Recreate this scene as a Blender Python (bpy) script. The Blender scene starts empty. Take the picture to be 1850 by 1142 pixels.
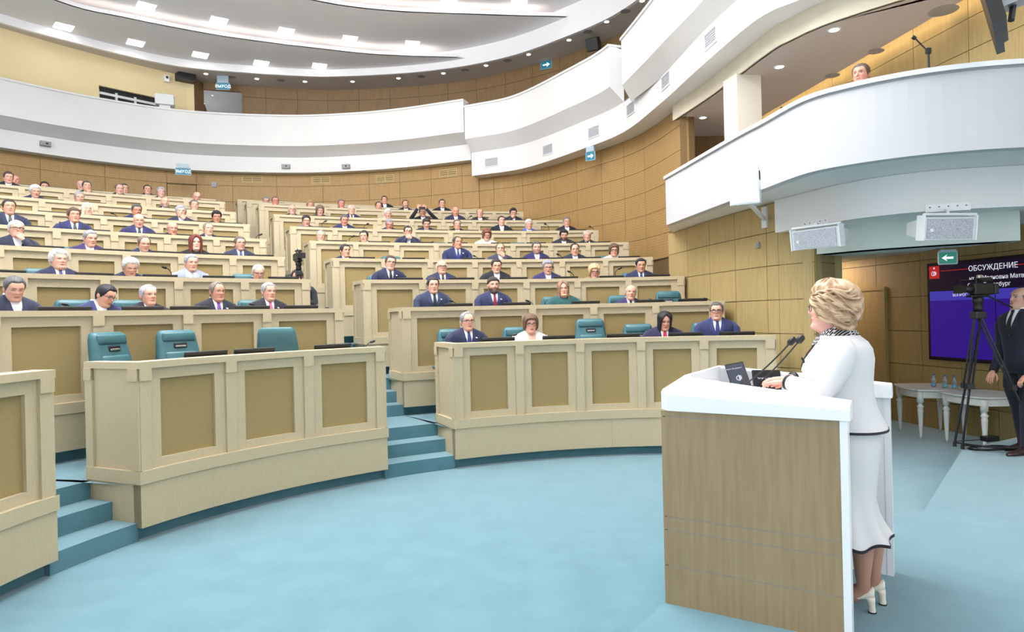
import bpy, math, random
import numpy as np
from mathutils import Matrix, Vector

# ------------------------------------------------------------------ camera, light, exposure
scn = bpy.context.scene
COL = scn.collection
FPX, ROLL, CAMZ = 1200.0, -0.02325, 1.75          # focal length in pixels of the 1850 px frame
SR, CR = math.sin(ROLL), math.cos(ROLL)
cam_data = bpy.data.cameras.new('camera')
cam_data.sensor_width = 36.0
cam_data.lens = FPX / 1850.0 * 36.0
cam_data.clip_start, cam_data.clip_end = 0.05, 200
cam = bpy.data.objects.new('camera', cam_data)
COL.objects.link(cam)
cam.matrix_world = Matrix(((CR, -SR, 0, 0), (0, 0, -1, 0), (SR, CR, 0, CAMZ), (0, 0, 0, 1)))
scn.camera = cam
scn.view_settings.view_transform = 'Standard'
scn.view_settings.look = 'None'
scn.view_settings.gamma = 1.0
scn.view_settings.use_curve_mapping = False
scn.view_settings.exposure = -0.42

world = bpy.data.worlds.new('world')
scn.world = world
world.use_nodes = True
world.node_tree.nodes['Background'].inputs['Color'].default_value = (0.93, 0.96, 1.0, 1)
world.node_tree.nodes['Background'].inputs['Strength'].default_value = 2.2

def area_light(loc, size, watts, color=(1, 0.985, 0.97), size_y=None, rot=(0, 0, 0)):
    d = bpy.data.lights.new('unseen_area_light', 'AREA')
    d.energy = watts
    d.color = color
    d.size = size
    if size_y:
        d.shape = 'RECTANGLE'
        d.size_y = size_y
    o = bpy.data.objects.new('unseen_area_light', d)
    o.location = loc
    o.rotation_euler = rot
    COL.objects.link(o)
    return o
# the lit ceiling over the middle of the hall (above the frame)
area_light((-2.5, 8.0, 10.0), 9.0, 400, size_y=7.0)
# unseen fill lamp added behind the camera to brighten the far gallery
o_ = area_light((-7.5, -4.5, 9.0), 6.0, 150, size_y=1.5)
o_.rotation_euler = Vector((-4.0, -25.0, 2.0)).to_track_quat('Z', 'Y').to_euler()
o_.data.spread = math.radians(42)
# upward fill added without any fixture, to brighten the ceiling and its bounce
area_light((-3.0, 6.5, 8.2), 8.0, 4300, (0.97, 0.985, 1.0), size_y=5.0, rot=(math.radians(180), 0, 0))

# ------------------------------------------------------------------ pixel <-> place (1850 x 1142 frame)
def ab(u, v):
    r, d = (u - 925.0) / FPX, (v - 571.0) / FPX
    return CR * r + SR * d, SR * r - CR * d
def un_y(u, v, Y):
    a, b = ab(u, v)
    return np.array([a * Y, Y, CAMZ + b * Y])
def un_z(u, v, z):
    a, b = ab(u, v)
    Y = (z - CAMZ) / b
    return np.array([a * Y, Y, z])

# ------------------------------------------------------------------ materials
def lin(c):
    return tuple(((x / 255.0) / 12.92 if x / 255.0 <= 0.04045 else ((x / 255.0 + 0.055) / 1.055) ** 2.4) for x in c) + (1.0,)
MATS = {}
def mat(name, rgb, rough=0.6, metal=0.0, spec=None, emit=None, strength=0.0, sheen=0.0, trans=0.0, alpha=None):
    if name in MATS:
        return MATS[name]
    m = bpy.data.materials.new(name)
    m.use_nodes = True
    b = m.node_tree.nodes['Principled BSDF']
    b.inputs['Base Color'].default_value = lin(rgb)
    b.inputs['Roughness'].default_value = rough
    b.inputs['Metallic'].default_value = metal
    if spec is not None:
        b.inputs['Specular IOR Level'].default_value = spec
    if emit:
        b.inputs['Emission Color'].default_value = lin(emit)
        b.inputs['Emission Strength'].default_value = strength
    if sheen:
        b.inputs['Sheen Weight'].default_value = sheen
        b.inputs['Sheen Roughness'].default_value = 0.4
        if sheen >= 0.9:
            b.inputs['Sheen Tint'].default_value = lin((224, 238, 243))
    if trans:
        b.inputs['Transmission Weight'].default_value = trans
    MATS[name] = m
    return m
def nd(m, t, **kw):
    n = m.node_tree.nodes.new(t)
    for k, v in kw.items():
        setattr(n, k, v)
    return n
def ln(m, a, b):
    m.node_tree.links.new(a, b)
def add_noise(m, c1, c2, scale=(1, 1, 1), nscale=5.0, detail=3.0, bump=0.0, coord='Object', lo=0.35, hi=0.65, bscale=None):
    """mix two colours by a stretched noise and optionally add a small bump"""
    b = m.node_tree.nodes['Principled BSDF']
    tc = nd(m, 'ShaderNodeTexCoord')
    mp = nd(m, 'ShaderNodeMapping')
    mp.inputs['Scale'].default_value = scale
    nz = nd(m, 'ShaderNodeTexNoise')
    nz.inputs['Scale'].default_value = nscale
    nz.inputs['Detail'].default_value = detail
    rp = nd(m, 'ShaderNodeValToRGB')
    rp.color_ramp.elements[0].position, rp.color_ramp.elements[1].position = lo, hi
    rp.color_ramp.elements[0].color, rp.color_ramp.elements[1].color = lin(c1), lin(c2)
    ln(m, tc.outputs[coord], mp.inputs['Vector'])
    ln(m, mp.outputs['Vector'], nz.inputs['Vector'])
    ln(m, nz.outputs['Fac'], rp.inputs['Fac'])
    ln(m, rp.outputs['Color'], b.inputs['Base Color'])
    if bump:
        bp = nd(m, 'ShaderNodeBump')
        bp.inputs['Strength'].default_value = bump
        bp.inputs['Distance'].default_value = 0.01
        if bscale:
            n2 = nd(m, 'ShaderNodeTexNoise')
            n2.inputs['Scale'].default_value = bscale
            ln(m, tc.outputs[coord], n2.inputs['Vector'])
            ln(m, n2.outputs['Fac'], bp.inputs['Height'])
        else:
            ln(m, nz.outputs['Fac'], bp.inputs['Height'])
        ln(m, bp.outputs['Normal'], b.inputs['Normal'])
    return m

M_BIRCH = add_noise(mat('birch_veneer', (208, 191, 158), 0.5), (186, 169, 135), (197, 181, 149), (70, 70, 2.2), 6)
M_INSET = add_noise(mat('gold_fabric_panel', (170, 143, 92), 0.85), (150, 128, 82), (163, 141, 94), (1, 1, 1), 160, 2)
M_CARPET = add_noise(mat('teal_carpet', (86, 126, 136), 0.95, spec=0.1, sheen=1.0), (83, 123, 133), (92, 132, 142), (1, 1, 1), 3.5, 8, bump=0.25, bscale=260)
M_WHITE = add_noise(mat('white_plaster', (230, 229, 228), 0.7), (227, 226, 225), (233, 232, 231), (1, 1, 1), 0.7, 2)
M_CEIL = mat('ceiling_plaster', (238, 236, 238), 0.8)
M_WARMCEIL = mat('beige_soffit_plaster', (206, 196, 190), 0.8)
M_CREAM = mat('cream_wall_paint', (232, 214, 168), 0.7)
M_COLUMN = mat('ivory_column_paint', (232, 226, 210), 0.7)
M_TEAL = add_noise(mat('teal_leather', (58, 100, 107), 0.4), (55, 97, 104), (64, 107, 113), (1, 1, 1), 6, 3)
M_BLACK = mat('black_plastic', (22, 21, 22), 0.4)
M_DARK = mat('dark_grey_metal', (52, 52, 54), 0.45, 0.3)
M_CHROME = mat('brushed_chrome', (200, 200, 200), 0.25, 0.9)
M_GROOVE = mat('dark_joint', (112, 88, 52), 0.9)
M_OAK = add_noise(mat('oak_veneer', (190, 162, 120), 0.45), (144, 123, 90), (160, 140, 106), (9, 9, 0.55), 5, 5, lo=0.3, hi=0.7)
M_GLOSSW = mat('white_lacquer', (240, 241, 243), 0.25)
M_OFFW = mat('white_painted_metal', (222, 224, 226), 0.4)
M_GREY = mat('grey_plastic', (150, 150, 150), 0.5)

def wall_wood(name, c1, c2, groove=0.0, period=0.055):
    m = add_noise(mat(name, c1, 0.55), c1, c2, (14, 14, 1.0), 3, 4)
    if groove:
        b = m.node_tree.nodes['Principled BSDF']
        rp = [n for n in m.node_tree.nodes if n.type == 'VALTORGB'][0]
        tc = nd(m, 'ShaderNodeTexCoord')
        sx = nd(m, 'ShaderNodeSeparateXYZ')
        mu = nd(m, 'ShaderNodeMath', operation='MULTIPLY')
        mu.inputs[1].default_value = 1.0 / period
        fr = nd(m, 'ShaderNodeMath', operation='FRACT')
        lt = nd(m, 'ShaderNodeMath', operation='LESS_THAN')
        lt.inputs[1].default_value = 0.22
        mx = nd(m, 'ShaderNodeMix', data_type='RGBA')
        mf = nd(m, 'ShaderNodeMath', operation='MULTIPLY')
        mf.inputs[1].default_value = groove
        mx.inputs['B'].default_value = lin((112, 82, 40))
        ln(m, tc.outputs['Object'], sx.inputs['Vector'])
        ln(m, sx.outputs['Z'], mu.inputs[0])
        ln(m, mu.outputs[0], fr.inputs[0])
        ln(m, fr.outputs[0], lt.inputs[0])
        ln(m, lt.outputs[0], mf.inputs[0])
        ln(m, mf.outputs[0], mx.inputs['Factor'])
        ln(m, rp.outputs['Color'], mx.inputs['A'])
        ln(m, mx.outputs['Result'], b.inputs['Base Color'])
    return m
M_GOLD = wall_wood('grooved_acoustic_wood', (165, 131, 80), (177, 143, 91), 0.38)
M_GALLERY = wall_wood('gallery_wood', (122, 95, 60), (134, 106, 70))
M_OLIVE = wall_wood('plain_wall_veneer', (166, 144, 94), (177, 155, 105))

# ------------------------------------------------------------------ mesh helpers
class MB:
    """collects shapes (world or local coordinates) and links them as one mesh object"""
    def __init__(self):
        self.v, self.f = [], []
    def add(self, verts, faces):
        o = len(self.v)
        self.v.extend([tuple(map(float, p)) for p in verts])
        self.f.extend([tuple(i + o for i in q) for q in faces])
        return self
    def hexa(self, p):
        """8 points: bottom ring 0-3 then top ring 4-7"""
        return self.add(p, [(3, 2, 1, 0), (4, 5, 6, 7), (0, 1, 5, 4), (1, 2, 6, 5), (2, 3, 7, 6), (3, 0, 4, 7)])
    def box(self, c, s, rz=0.0, rx=0.0, ry=0.0):
        R = Matrix.Rotation(rz, 3, 'Z') @ Matrix.Rotation(ry, 3, 'Y') @ Matrix.Rotation(rx, 3, 'X')
        p = []
        for z in (-1, 1):
            for x, y in ((-1, -1), (1, -1), (1, 1), (-1, 1)):
                q = R @ Vector((x * s[0] / 2, y * s[1] / 2, z * s[2] / 2))
                p.append((q.x + c[0], q.y + c[1], q.z + c[2]))
        return self.hexa(p)
    def bevbox(self, c, s, r, rz=0.0, rx=0.0, ry=0.0, n=3):
        """box with rounded vertical and horizontal edges (superellipsoid-like stack)"""
        R = Matrix.Rotation(rz, 3, 'Z') @ Matrix.Rotation(ry, 3, 'Y') @ Matrix.Rotation(rx, 3, 'X')
        rings = []
        hx, hy, hz = s[0] / 2, s[1] / 2, s[2] / 2
        lev = [(-hz + r * (1 - math.cos(t)), r * (1 - math.sin(t))) for t in np.linspace(0, math.pi / 2, n)]
        lev += [(hz - r * (1 - math.cos(t)), r * (1 - math.sin(t))) for t in np.linspace(math.pi / 2, 0, n)]
        for z, ins in lev:
            ring = []
            for cx, cy, a0 in ((1, 1, 0), (-1, 1, 90), (-1, -1, 180), (1, -1, 270)):
                for t in np.linspace(0, math.pi / 2, n):
                    a = math.radians(a0) + t
                    rr = max(r - ins, 0.0005)
                    q = R @ Vector((cx * (hx - r) + rr * math.cos(a), cy * (hy - r) + rr * math.sin(a), z))
                    ring.append((q.x + c[0], q.y + c[1], q.z + c[2]))
            rings.append(ring)
        return self.loft(rings, True, True)
    def loft(self, rings, cap0=False, cap1=False, closed=True):
        n = len(rings[0])
        o = len(self.v)
        for r in rings:
            self.v.extend([tuple(map(float, p)) for p in r])
        for i in range(len(rings) - 1):
            for j in range(n if closed else n - 1):
                k = (j + 1) % n
                self.f.append((o + i * n + j, o + i * n + k, o + (i + 1) * n + k, o + (i + 1) * n + j))
        if cap0:
            self.f.append(tuple(o + j for j in reversed(range(n))))
        if cap1:
            self.f.append(tuple(o + (len(rings) - 1) * n + j for j in range(n)))
        return self
    def tube(self, path, radii, n=8, caps=True, sq=(1, 1)):
        path = [np.array(p, float) for p in path]
        if not hasattr(radii, '__len__'):
            radii = [radii] * len(path)
        rings, up = [], None
        for i, p in enumerate(path):
            t = path[min(i + 1, len(path) - 1)] - path[max(i - 1, 0)]
            t = t / (np.linalg.norm(t) + 1e-9)
            if up is None:
                up = np.array([0, 0, 1.0]) if abs(t[2]) < 0.9 else np.array([0, 1.0, 0])
            x = np.cross(up, t)
            x /= np.linalg.norm(x) + 1e-9
            y = np.cross(t, x)
            up = y
            rings.append([p + radii[i] * (sq[0] * math.cos(a) * x + sq[1] * math.sin(a) * y) for a in np.linspace(0, 2 * math.pi, n, endpoint=False)])
        return self.loft(rings, caps, caps)
    def lathe(self, prof, c=(0, 0, 0), n=16):
        rings = [[(c[0] + r * math.cos(a), c[1] + r * math.sin(a), c[2] + z) for a in np.linspace(0, 2 * math.pi, n, endpoint=False)] for r, z in prof]
        return self.loft(rings, True, True)
    def prism(self, poly, z0, z1):
        n = len(poly)
        v = [(p[0], p[1], z0) for p in poly] + [(p[0], p[1], z1) for p in poly]
        f = [tuple(reversed(range(n))), tuple(range(n, 2 * n))] + [(i, (i + 1) % n, n + (i + 1) % n, n + i) for i in range(n)]
        return self.add(v, f)
    def ellip(self, c, r, nu=12, nv=8, R=None):
        rings = []
        for i in range(nv + 1):
            t = math.pi * i / nv
            ring = []
            for j in range(nu):
                a = 2 * math.pi * j / nu
                q = Vector((r[0] * max(math.sin(t), 0.01) * math.cos(a), r[1] * max(math.sin(t), 0.01) * math.sin(a), -r[2] * math.cos(t)))
                if R is not None:
                    q = R @ q
                ring.append((c[0] + q.x, c[1] + q.y, c[2] + q.z))
            rings.append(ring)
        return self.loft(rings, True, True)
    def mesh(self, name, origin=(0, 0, 0), smooth=False):
        me = bpy.data.meshes.new(name)
        v = np.array(self.v, float) - np.array(origin, float) if len(self.v) else np.zeros((0, 3))
        me.from_pydata(v.tolist(), [], self.f)
        if smooth:
            me.shade_smooth()
        return me

def tag(o, label=None, cat=None, group=None, kind=None):
    if label: o['label'] = label
    if cat: o['category'] = cat
    if group: o['group'] = group
    if kind: o['kind'] = kind
    return o
def link(name, me, m, parent=None):
    o = bpy.data.objects.new(name, me)
    if me is not None and m is not None and not me.materials:
        me.materials.append(m)
    COL.objects.link(o)
    if parent is not None:
        o.parent = parent
    return o
def org(parent):
    p = np.zeros(3)
    while parent is not None:
        p += np.array(parent.location)
        parent = parent.parent
    return p
def obj(name, mb, m, parent=None, smooth=False):
    """mesh given in world coordinates; its parents are unrotated empties or meshes"""
    return link(name, mb.mesh(name, org(parent), smooth), m, parent)
def top(name, mb, m, label, cat, group=None, base=None, smooth=False):
    """a one-mesh thing with its origin at its base"""
    if base is None:
        v = np.array(mb.v)
        base = (v[:, 0].mean(), v[:, 1].mean(), v[:, 2].min())
    o = link(name, mb.mesh(name, base, smooth), m)
    o.location = base
    return tag(o, label, cat, group)
def thing(name, label, cat, loc=(0, 0, 0), rz=0.0, group=None):
    o = bpy.data.objects.new(name, None)
    o.empty_display_size = 0.1
    COL.objects.link(o)
    o.location = tuple(map(float, loc))
    o.rotation_euler = (0, 0, rz)
    return tag(o, label, cat, group)
def struct(name, mb, m, smooth=False):
    o = obj(name, mb, m, None, smooth)
    o['kind'] = 'structure'
    return o
def copy_tree(o, parent=None):
    c = o.copy()
    COL.objects.link(c)
    c.parent = parent
    for ch in list(o.children):
        copy_tree(ch, c)
    return c

# ------------------------------------------------------------------ plan curves
class Curve:
    def __init__(self, pts, raw=False, n=24, flip=False):
        pts = [np.array(p[:2], float) for p in pts]
        if not raw:
            e = [2 * pts[0] - pts[1]] + pts + [2 * pts[-1] - pts[-2]]
            out = []
            for i in range(1, len(e) - 2):
                for t in np.linspace(0, 1, n, endpoint=False):
                    a, b, c, d = e[i - 1], e[i], e[i + 1], e[i + 2]
                    out.append(0.5 * (2 * b + (c - a) * t + (2 * a - 5 * b + 4 * c - d) * t ** 2 + (3 * b - a - 3 * c + d) * t ** 3))
            out.append(pts[-1])
            pts = out
        self.p = np.array(pts)
        seg = np.linalg.norm(np.diff(self.p, axis=0), axis=1)
        self.s = np.concatenate([[0], np.cumsum(seg)])
        self.L = self.s[-1]
        t = np.gradient(self.p, axis=0)
        t /= np.linalg.norm(t, axis=1)[:, None]
        self.t = t
        self.n = np.stack([-t[:, 1], t[:, 0]], 1) * (-1 if flip else 1)   # left of travel = outward
    def at(self, s, d=0.0):
        if s < 0 or s > self.L:
            i = 0 if s < 0 else -1
            return self.p[i] + self.t[i] * (s if s < 0 else s - self.L) + d * self.n[i]
        x = np.array([np.interp(s, self.s, self.p[:, k]) for k in (0, 1)])
        nn = np.array([np.interp(s, self.s, self.n[:, k]) for k in (0, 1)])
        return x + d * nn / np.linalg.norm(nn)
    def nrm(self, s):
        nn = np.array([np.interp(s, self.s, self.n[:, k]) for k in (0, 1)])
        return nn / np.linalg.norm(nn)
    def tan(self, s):
        nn = np.array([np.interp(s, self.s, self.t[:, k]) for k in (0, 1)])
        return nn / np.linalg.norm(nn)
    def s_uv(self, u, v, d=0.0):
        """arc length where the curve (offset d) crosses the sight line of a pixel"""
        a, _ = ab(u, v)
        ss = np.linspace(0, self.L, 1500)
        q = np.stack([np.interp(ss, self.s, self.p[:, k]) for k in (0, 1)], 1)
        if d:
            nn = np.stack([np.interp(ss, self.s, self.n[:, k]) for k in (0, 1)], 1)
            q = q + d * nn / np.linalg.norm(nn, axis=1)[:, None]
        g = q[:, 0] - a * q[:, 1]
        idx = np.where(np.sign(g[:-1]) != np.sign(g[1:]))[0]
        if len(idx):
            i = idx[0]
            return ss[i] + (ss[i + 1] - ss[i]) * g[i] / (g[i] - g[i + 1])
        return ss[int(np.argmin(np.abs(g)))]
def arcbox(mb, c, s0, s1, d0, d1, z0, z1, n=2):
    rings = []
    for s in np.linspace(s0, s1, n + 1):
        a, b = c.at(s, d0), c.at(s, d1)
        rings.append([(a[0], a[1], z0), (b[0], b[1], z0), (b[0], b[1], z1), (a[0], a[1], z1)])
    return mb.loft(rings, True, True)
def ribbon(mb, c0, z0, c1, z1, n=60, s0=None, s1=None):
    """surface between two plan curves"""
    r0 = [(*c0.at(s)[:2], z0) for s in np.linspace(0, c0.L, n + 1)]
    r1 = [(*c1.at(s)[:2], z1) for s in np.linspace(0, c1.L, n + 1)]
    return mb.loft([r0, r1], closed=False)

# ------------------------------------------------------------------ the amphitheatre rows
YAW, ECX, ECY, R0, DR, EX, SHX, SHY = 1.17656, 3.89598, -2.59537, 4.34673, 1.69287, 0.79644, -0.07877, -0.01662
def ell(k, a, d=0.0):
    def raw(a):
        R = R0 + k * DR
        lx, ly = -R * math.sin(a) * EX + SHX * k - ECX, R * math.cos(a) + SHY * k - ECY
        return np.array([lx * math.cos(YAW) + ly * math.sin(YAW), -lx * math.sin(YAW) + ly * math.cos(YAW)])
    p = raw(a)
    if d:
        t = raw(a - 1e-3) - raw(a + 1e-3)
        t /= np.linalg.norm(t)
        p = p + d * np.array([-t[1], t[0]])
    return p
TOPZ = [1.4485 + 0.4521 * k for k in range(8)]
TOPZ += [TOPZ[7] + 0.29, TOPZ[7] + 0.58]
FLZ = [z - 1.0 for z in TOPZ]
UA = [818.3, 726.3, 656.5, 600.8, 560, 525, 495, 469, 447, 430]        # right block, aisle end
UB = [691.5, 616.6, 556.6, 512, 478.7, 449, 423.9, 404.6, 388, 373]    # left block, aisle end
UR = [1399, 1306, 1234, 1177, 1134, 1079, 1024, 944, 884, 816]         # right block, wall end
UL = [246, -28, -150, -150, -150, -150, -150, -150, -150, -150]        # left block, far end
def a_at_u(k, u):
    prev = None
    for a in np.arange(3.2, -0.6, -0.01):
        p = ell(k, a)
        if p[1] < 0.6:
            prev = None
            continue
        b = (TOPZ[k] - CAMZ) / p[1]
        uu = 925 + FPX * (p[0] / p[1] * CR + b * SR)
        if prev is not None and prev[1] <= u <= uu:
            return prev[0] + (a - prev[0]) * (u - prev[1]) / (uu - prev[1])
        prev = (a, uu)
    raise ValueError((k, u))
AA = [a_at_u(k, UA[k]) for k in range(10)]
AB = [a_at_u(k, UB[k]) for k in range(10)]
AR = [a_at_u(k, UR[k]) for k in range(10)]
AL = [a_at_u(k, UL[k]) for k in range(10)]
A_FL = a_at_u(0, 86)
def rowcurve(k, a0, a1, n=60):
    return Curve([ell(k, a) for a in np.linspace(a0, a1, n)], raw=True)
def nth(i):
    return ['first', 'second', 'third', 'fourth', 'fifth', 'sixth', 'seventh', 'eighth', 'ninth', 'tenth', 'eleventh'][i]

# hall floor and stage
fl = MB()
fl.prism([(-16, -5), (12, -5), (12, 24), (-16, 24)], -0.3, 0.0)
struct('floor', fl, M_CARPET)
SZ = 0.18
st = MB()
st.prism([(-2.4, -4), (-0.9, 1.5), (0.535, 3.27), (0.83, 3.62), (1.35, 4.55), (3.1, 5.07), (4.87, 7.24), (6.2, 8.0), (9, 8.5), (9, -4)], 0.0, SZ)
struct('floor_stage', st, M_CARPET)
rp = MB()
rp.add([(1.35, 4.55, SZ), (3.1, 5.07, SZ), (4.87, 7.24, 0.001), (2.1, 6.9, 0.001), (1.35, 4.55, 0), (3.1, 5.07, 0)], [(0, 1, 2, 3), (0, 3, 4), (1, 5, 2)])
struct('floor_ramp', rp, M_CARPET)

# terraces (floors of the rows) with carpeted fronts
def terrace(k, f0, f1, b0, b1, d0):
    zf, zl = FLZ[k], (FLZ[k - 1] if k else 0.0) - 0.05
    n = 24
    rings = [[], [], [], []]
    for i in range(n + 1):
        t = i / n
        p = ell(k, f0 + (f1 - f0) * t, d0)
        q = ell(k + 1, b0 + (b1 - b0) * t, 0.12) if k < 9 else ell(k, f0 + (f1 - f0) * t, 3.2)
        rings[0].append((*p, zl)); rings[1].append((*p, zf)); rings[2].append((*q, zf)); rings[3].append((*q, zl))
    return MB().loft(rings + [rings[0]], closed=False)
for k in range(10):
    k2 = min(k + 1, 9)
    o = struct('floor_terrace', terrace(k, AL[k] + 0.25 if k else AL[0], AB[k], AL[k2] + (0.25 if k else 0.0), AB[k2], 0.07), M_CARPET)
    obj('floor_terrace_middle', terrace(k, AB[k], AA[k], AB[k2], AA[k2], 0.58), M_CARPET, o)
    obj('floor_terrace_side', terrace(k, AA[k], AR[k] - 0.015, AA[k2], AR[k2] - 0.015, 0.07), M_CARPET, o)
    if k == 0:
        obj('floor_terrace_end', terrace(0, A_FL, AL[0], AL[1] + 0.22, AL[1], 0.58), M_CARPET, o)
        obj('floor_terrace_corner', terrace(0, A_FL + 0.8, A_FL, AL[1] + 0.9, AL[1] + 0.22, 0.07), M_CARPET, o)
def flight(k, a0, a1):
    c = rowcurve(k, a0, a1, 8)
    z0 = FLZ[k - 1] if k else 0.0
    h = (FLZ[k] - z0) / 3
    fl_ = None
    for i in range(2):
        mb = arcbox(MB(), c, 0.0, c.L, 0.02 + 0.29 * i, 0.62, z0 - 0.02, z0 + h * (i + 1), 4)
        if fl_ is None:
            fl_ = struct('floor_stairs', MB(), None)
        obj('step', mb, M_CARPET, fl_)
for k in range(10):
    flight(k, AB[k], AA[k])
flight(0, A_FL, AL[0])

# ------------------------------------------------------------------ desks
def desk(k, a0, a1, bays, label, ends=(True, True), group=None):
    c = rowcurve(k, a0, a1)
    zt = TOPZ[k]
    zc, zm, zg, zp = zt - 0.055, zt - 0.88, zt - 0.985, zt - 1.335
    base = c.at(c.L / 2)
    t = thing('desk_bench', label, 'desk', (base[0], base[1], zp), group=group)
    L, n = c.L, max(10, bays * 4)
    obj('top_ledge', arcbox(arcbox(MB(), c, -0.02, L + 0.02, -0.045, 0.14, zc, zt, n), c, -0.02, 0.1, 0.14, 0.62, zc, zt, 1) if ends[0] else arcbox(MB(), c, 0, L + 0.02, -0.045, 0.14, zc, zt, n), M_BIRCH, t)
    obj('worktop', arcbox(MB(), c, 0.04, L - 0.04, 0.05, 0.6, zt - 0.27, zt - 0.24, n), M_BIRCH, t)
    obj('moulding', arcbox(MB(), c, -0.025, L + 0.025, -0.05, 0.03, zg, zm, n), M_BIRCH, t)
    nb = max(1, round(bays / 2.5))
    for i in range(nb):
        obj('plinth_board', arcbox(MB(), c, L * i / nb + (0.001 if i else -0.012), L * (i + 1) / nb - 0.001 + (0.013 if i == nb - 1 else 0), -0.04, 0.05, zp, zg - 0.004, max(4, n // nb)), M_BIRCH, t)
    obj('back_board', arcbox(MB(), c, 0.0, L, 0.045, 0.06, zp, zc, n), M_INSET, t)
    w = 0.05
    s = np.linspace(w, L - w, bays + 1)
    for i, x in enumerate(s):
        p = obj('pilaster', arcbox(MB(), c, x - w, x + w, -0.035, 0.045, zm, zc, 1), M_BIRCH, t)
        obj('capital', arcbox(MB(), c, x - w - 0.003, x + w + 0.003, -0.046, -0.03, zc - 0.1, zc, 1), M_BIRCH, p)
    for i in range(bays):
        x0, x1 = s[i] + w, s[i + 1] - w
        b = min(0.1, (x1 - x0) * 0.16)
        mb = MB()
        arcbox(mb, c, x0, x1, -0.012, 0.045, zc - 0.095, zc, 3)
        arcbox(mb, c, x0, x1, -0.012, 0.045, zm, zm + 0.075, 3)
        arcbox(mb, c, x0, x0 + b, -0.012, 0.045, zm + 0.075, zc - 0.095, 1)
        arcbox(mb, c, x1 - b, x1, -0.012, 0.045, zm + 0.075, zc - 0.095, 1)
        obj('panel_frame', mb, M_BIRCH, t)
        obj('inset_panel', arcbox(MB(), c, x0 + b, x1 - b, 0.018, 0.04, zm + 0.075, zc - 0.095, 3), M_INSET, t)
    for e, on in ((0, ends[0]), (1, ends[1])):
        if not on:
            continue
        sg = -1 if e == 0 else 1
        s0 = 0 if e == 0 else L
        N, T = c.nrm(s0), c.tan(s0) * sg
        P = c.at(s0)
        def eb(mb, d0, d1, e0, e1, z0, z1):
            q = [P + N * d + T * x for d, x in ((d0, e0), (d1, e0), (d1, e1), (d0, e1))]
            return mb.hexa([(*p, z0) for p in q] + [(*p, z1) for p in q])
        ep = obj('end_panel', eb(MB(), 0.02, 0.62, -0.03, -0.004, zp, zc), M_BIRCH, t)
        obj('end_pilaster', eb(eb(MB(), -0.03, 0.08, -0.004, 0.016, zm, zc), -0.03, 0.08, -0.004, 0.026, zc - 0.1, zc), M_BIRCH, ep)
        obj('end_pilaster', eb(eb(MB(), 0.53, 0.62, -0.004, 0.016, zm, zc), 0.53, 0.62, -0.004, 0.026, zc - 0.1, zc), M_BIRCH, ep)
        obj('end_moulding', eb(MB(), -0.045, 0.62, -0.004, 0.024, zg, zm), M_BIRCH, ep)
        obj('end_plinth', eb(MB(), -0.035, 0.62, -0.004, 0.012, zp, zg - 0.004), M_BIRCH, ep)
    return c
RBAYS = [5, 5, 6, 7, 8, 8, 9, 9, 9, 9]
ROWR, ROWL = [], []
for k in range(10):
    ROWR.append(desk(k, AA[k], AR[k], RBAYS[k], 'curved pale birch desk, %s row of the right-hand block, beside the aisle stairs' % nth(k), group='curved desk rows'))
for k in range(9):
    L = rowcurve(k, AL[k], AB[k]).L
    ROWL.append(desk(k, AL[k], AB[k], 3 if k == 0 else max(4, round(L / 0.82)), 'curved pale birch desk, %s row of the left-hand block, left of the aisle stairs' % nth(k), (k == 0, True), group='curved desk rows'))
desk(0, A_FL + 0.62, A_FL, 3, 'pale birch desk cut off by the left edge, nearest of all', (False, True), group='curved desk rows')

# ------------------------------------------------------------------ lower walls
def clip_curve(c, s0, s1, n=40):
    return Curve([c.at(s) for s in np.linspace(s0, s1, n)], raw=True)
def panel_wall(name, c, sj, zj, m, z0, z1, depth=0.022, gap=0.0045, skip=(), back=None, pname='wall_panel'):
    """a wall with separate panels set proud of a dark backing"""
    bk = MB()
    arcbox(bk, c, min(sj), max(sj), depth, depth + 0.12, z0, z1, 60)
    w = struct(name, bk, back or M_GROOVE)
    for i in range(len(sj) - 1):
        for j in range(len(zj) - 1):
            if (i, j) in skip:
                continue
            obj(pname, arcbox(MB(), c, sj[i] + gap, sj[i + 1] - gap, 0.0, depth + 0.005, zj[j] + gap, zj[j + 1] - gap, 3), m, w)
    return w
# plain veneer wall on the right, under the side balcony
WZ = 3.15
wr = Curve([un_z(u, v, WZ)[:2] for u, v in ((1207, 423), (1243, 411), (1283, 398), (1329, 384.5), (1386, 369), (1404, 365))])
wj = [0.0] + [wr.s_uv(u, v) for u, v in ((1243, 500), (1283, 500), (1329, 500), (1386, 500))] + [wr.L]
ZJ = [0.0, 0.11, 0.55, 1.0, 1.44, 1.88, 2.33, 2.77, WZ]
panel_wall('wall_right', wr, wj, ZJ, M_OLIVE, 0.0, WZ + 0.05)
pe = wr.at(wr.L)
pier = Curve([pe, (3.73, 8.17)], raw=True)
panel_wall('wall_right_pier', pier, [-0.004, pier.L + 0.006], ZJ, M_OLIVE, 0.0, WZ, back=M_OLIVE)
rev = Curve([(3.73, 8.17), (4.19, 8.60)], raw=True)
panel_wall('wall_right_reveal', rev, [0.0, rev.L], ZJ[:-2] + [2.6], M_OLIVE, 0.0, 2.6, back=M_OLIVE)
rb = Curve([(4.19, 8.60), (3.9, 13.2)], raw=True)
bm = MB()
arcbox(bm, rb, 0, rb.L, 0.0, -0.1, 0, 2.7, 2)
struct('wall_right_passage', bm, M_OLIVE)
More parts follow.
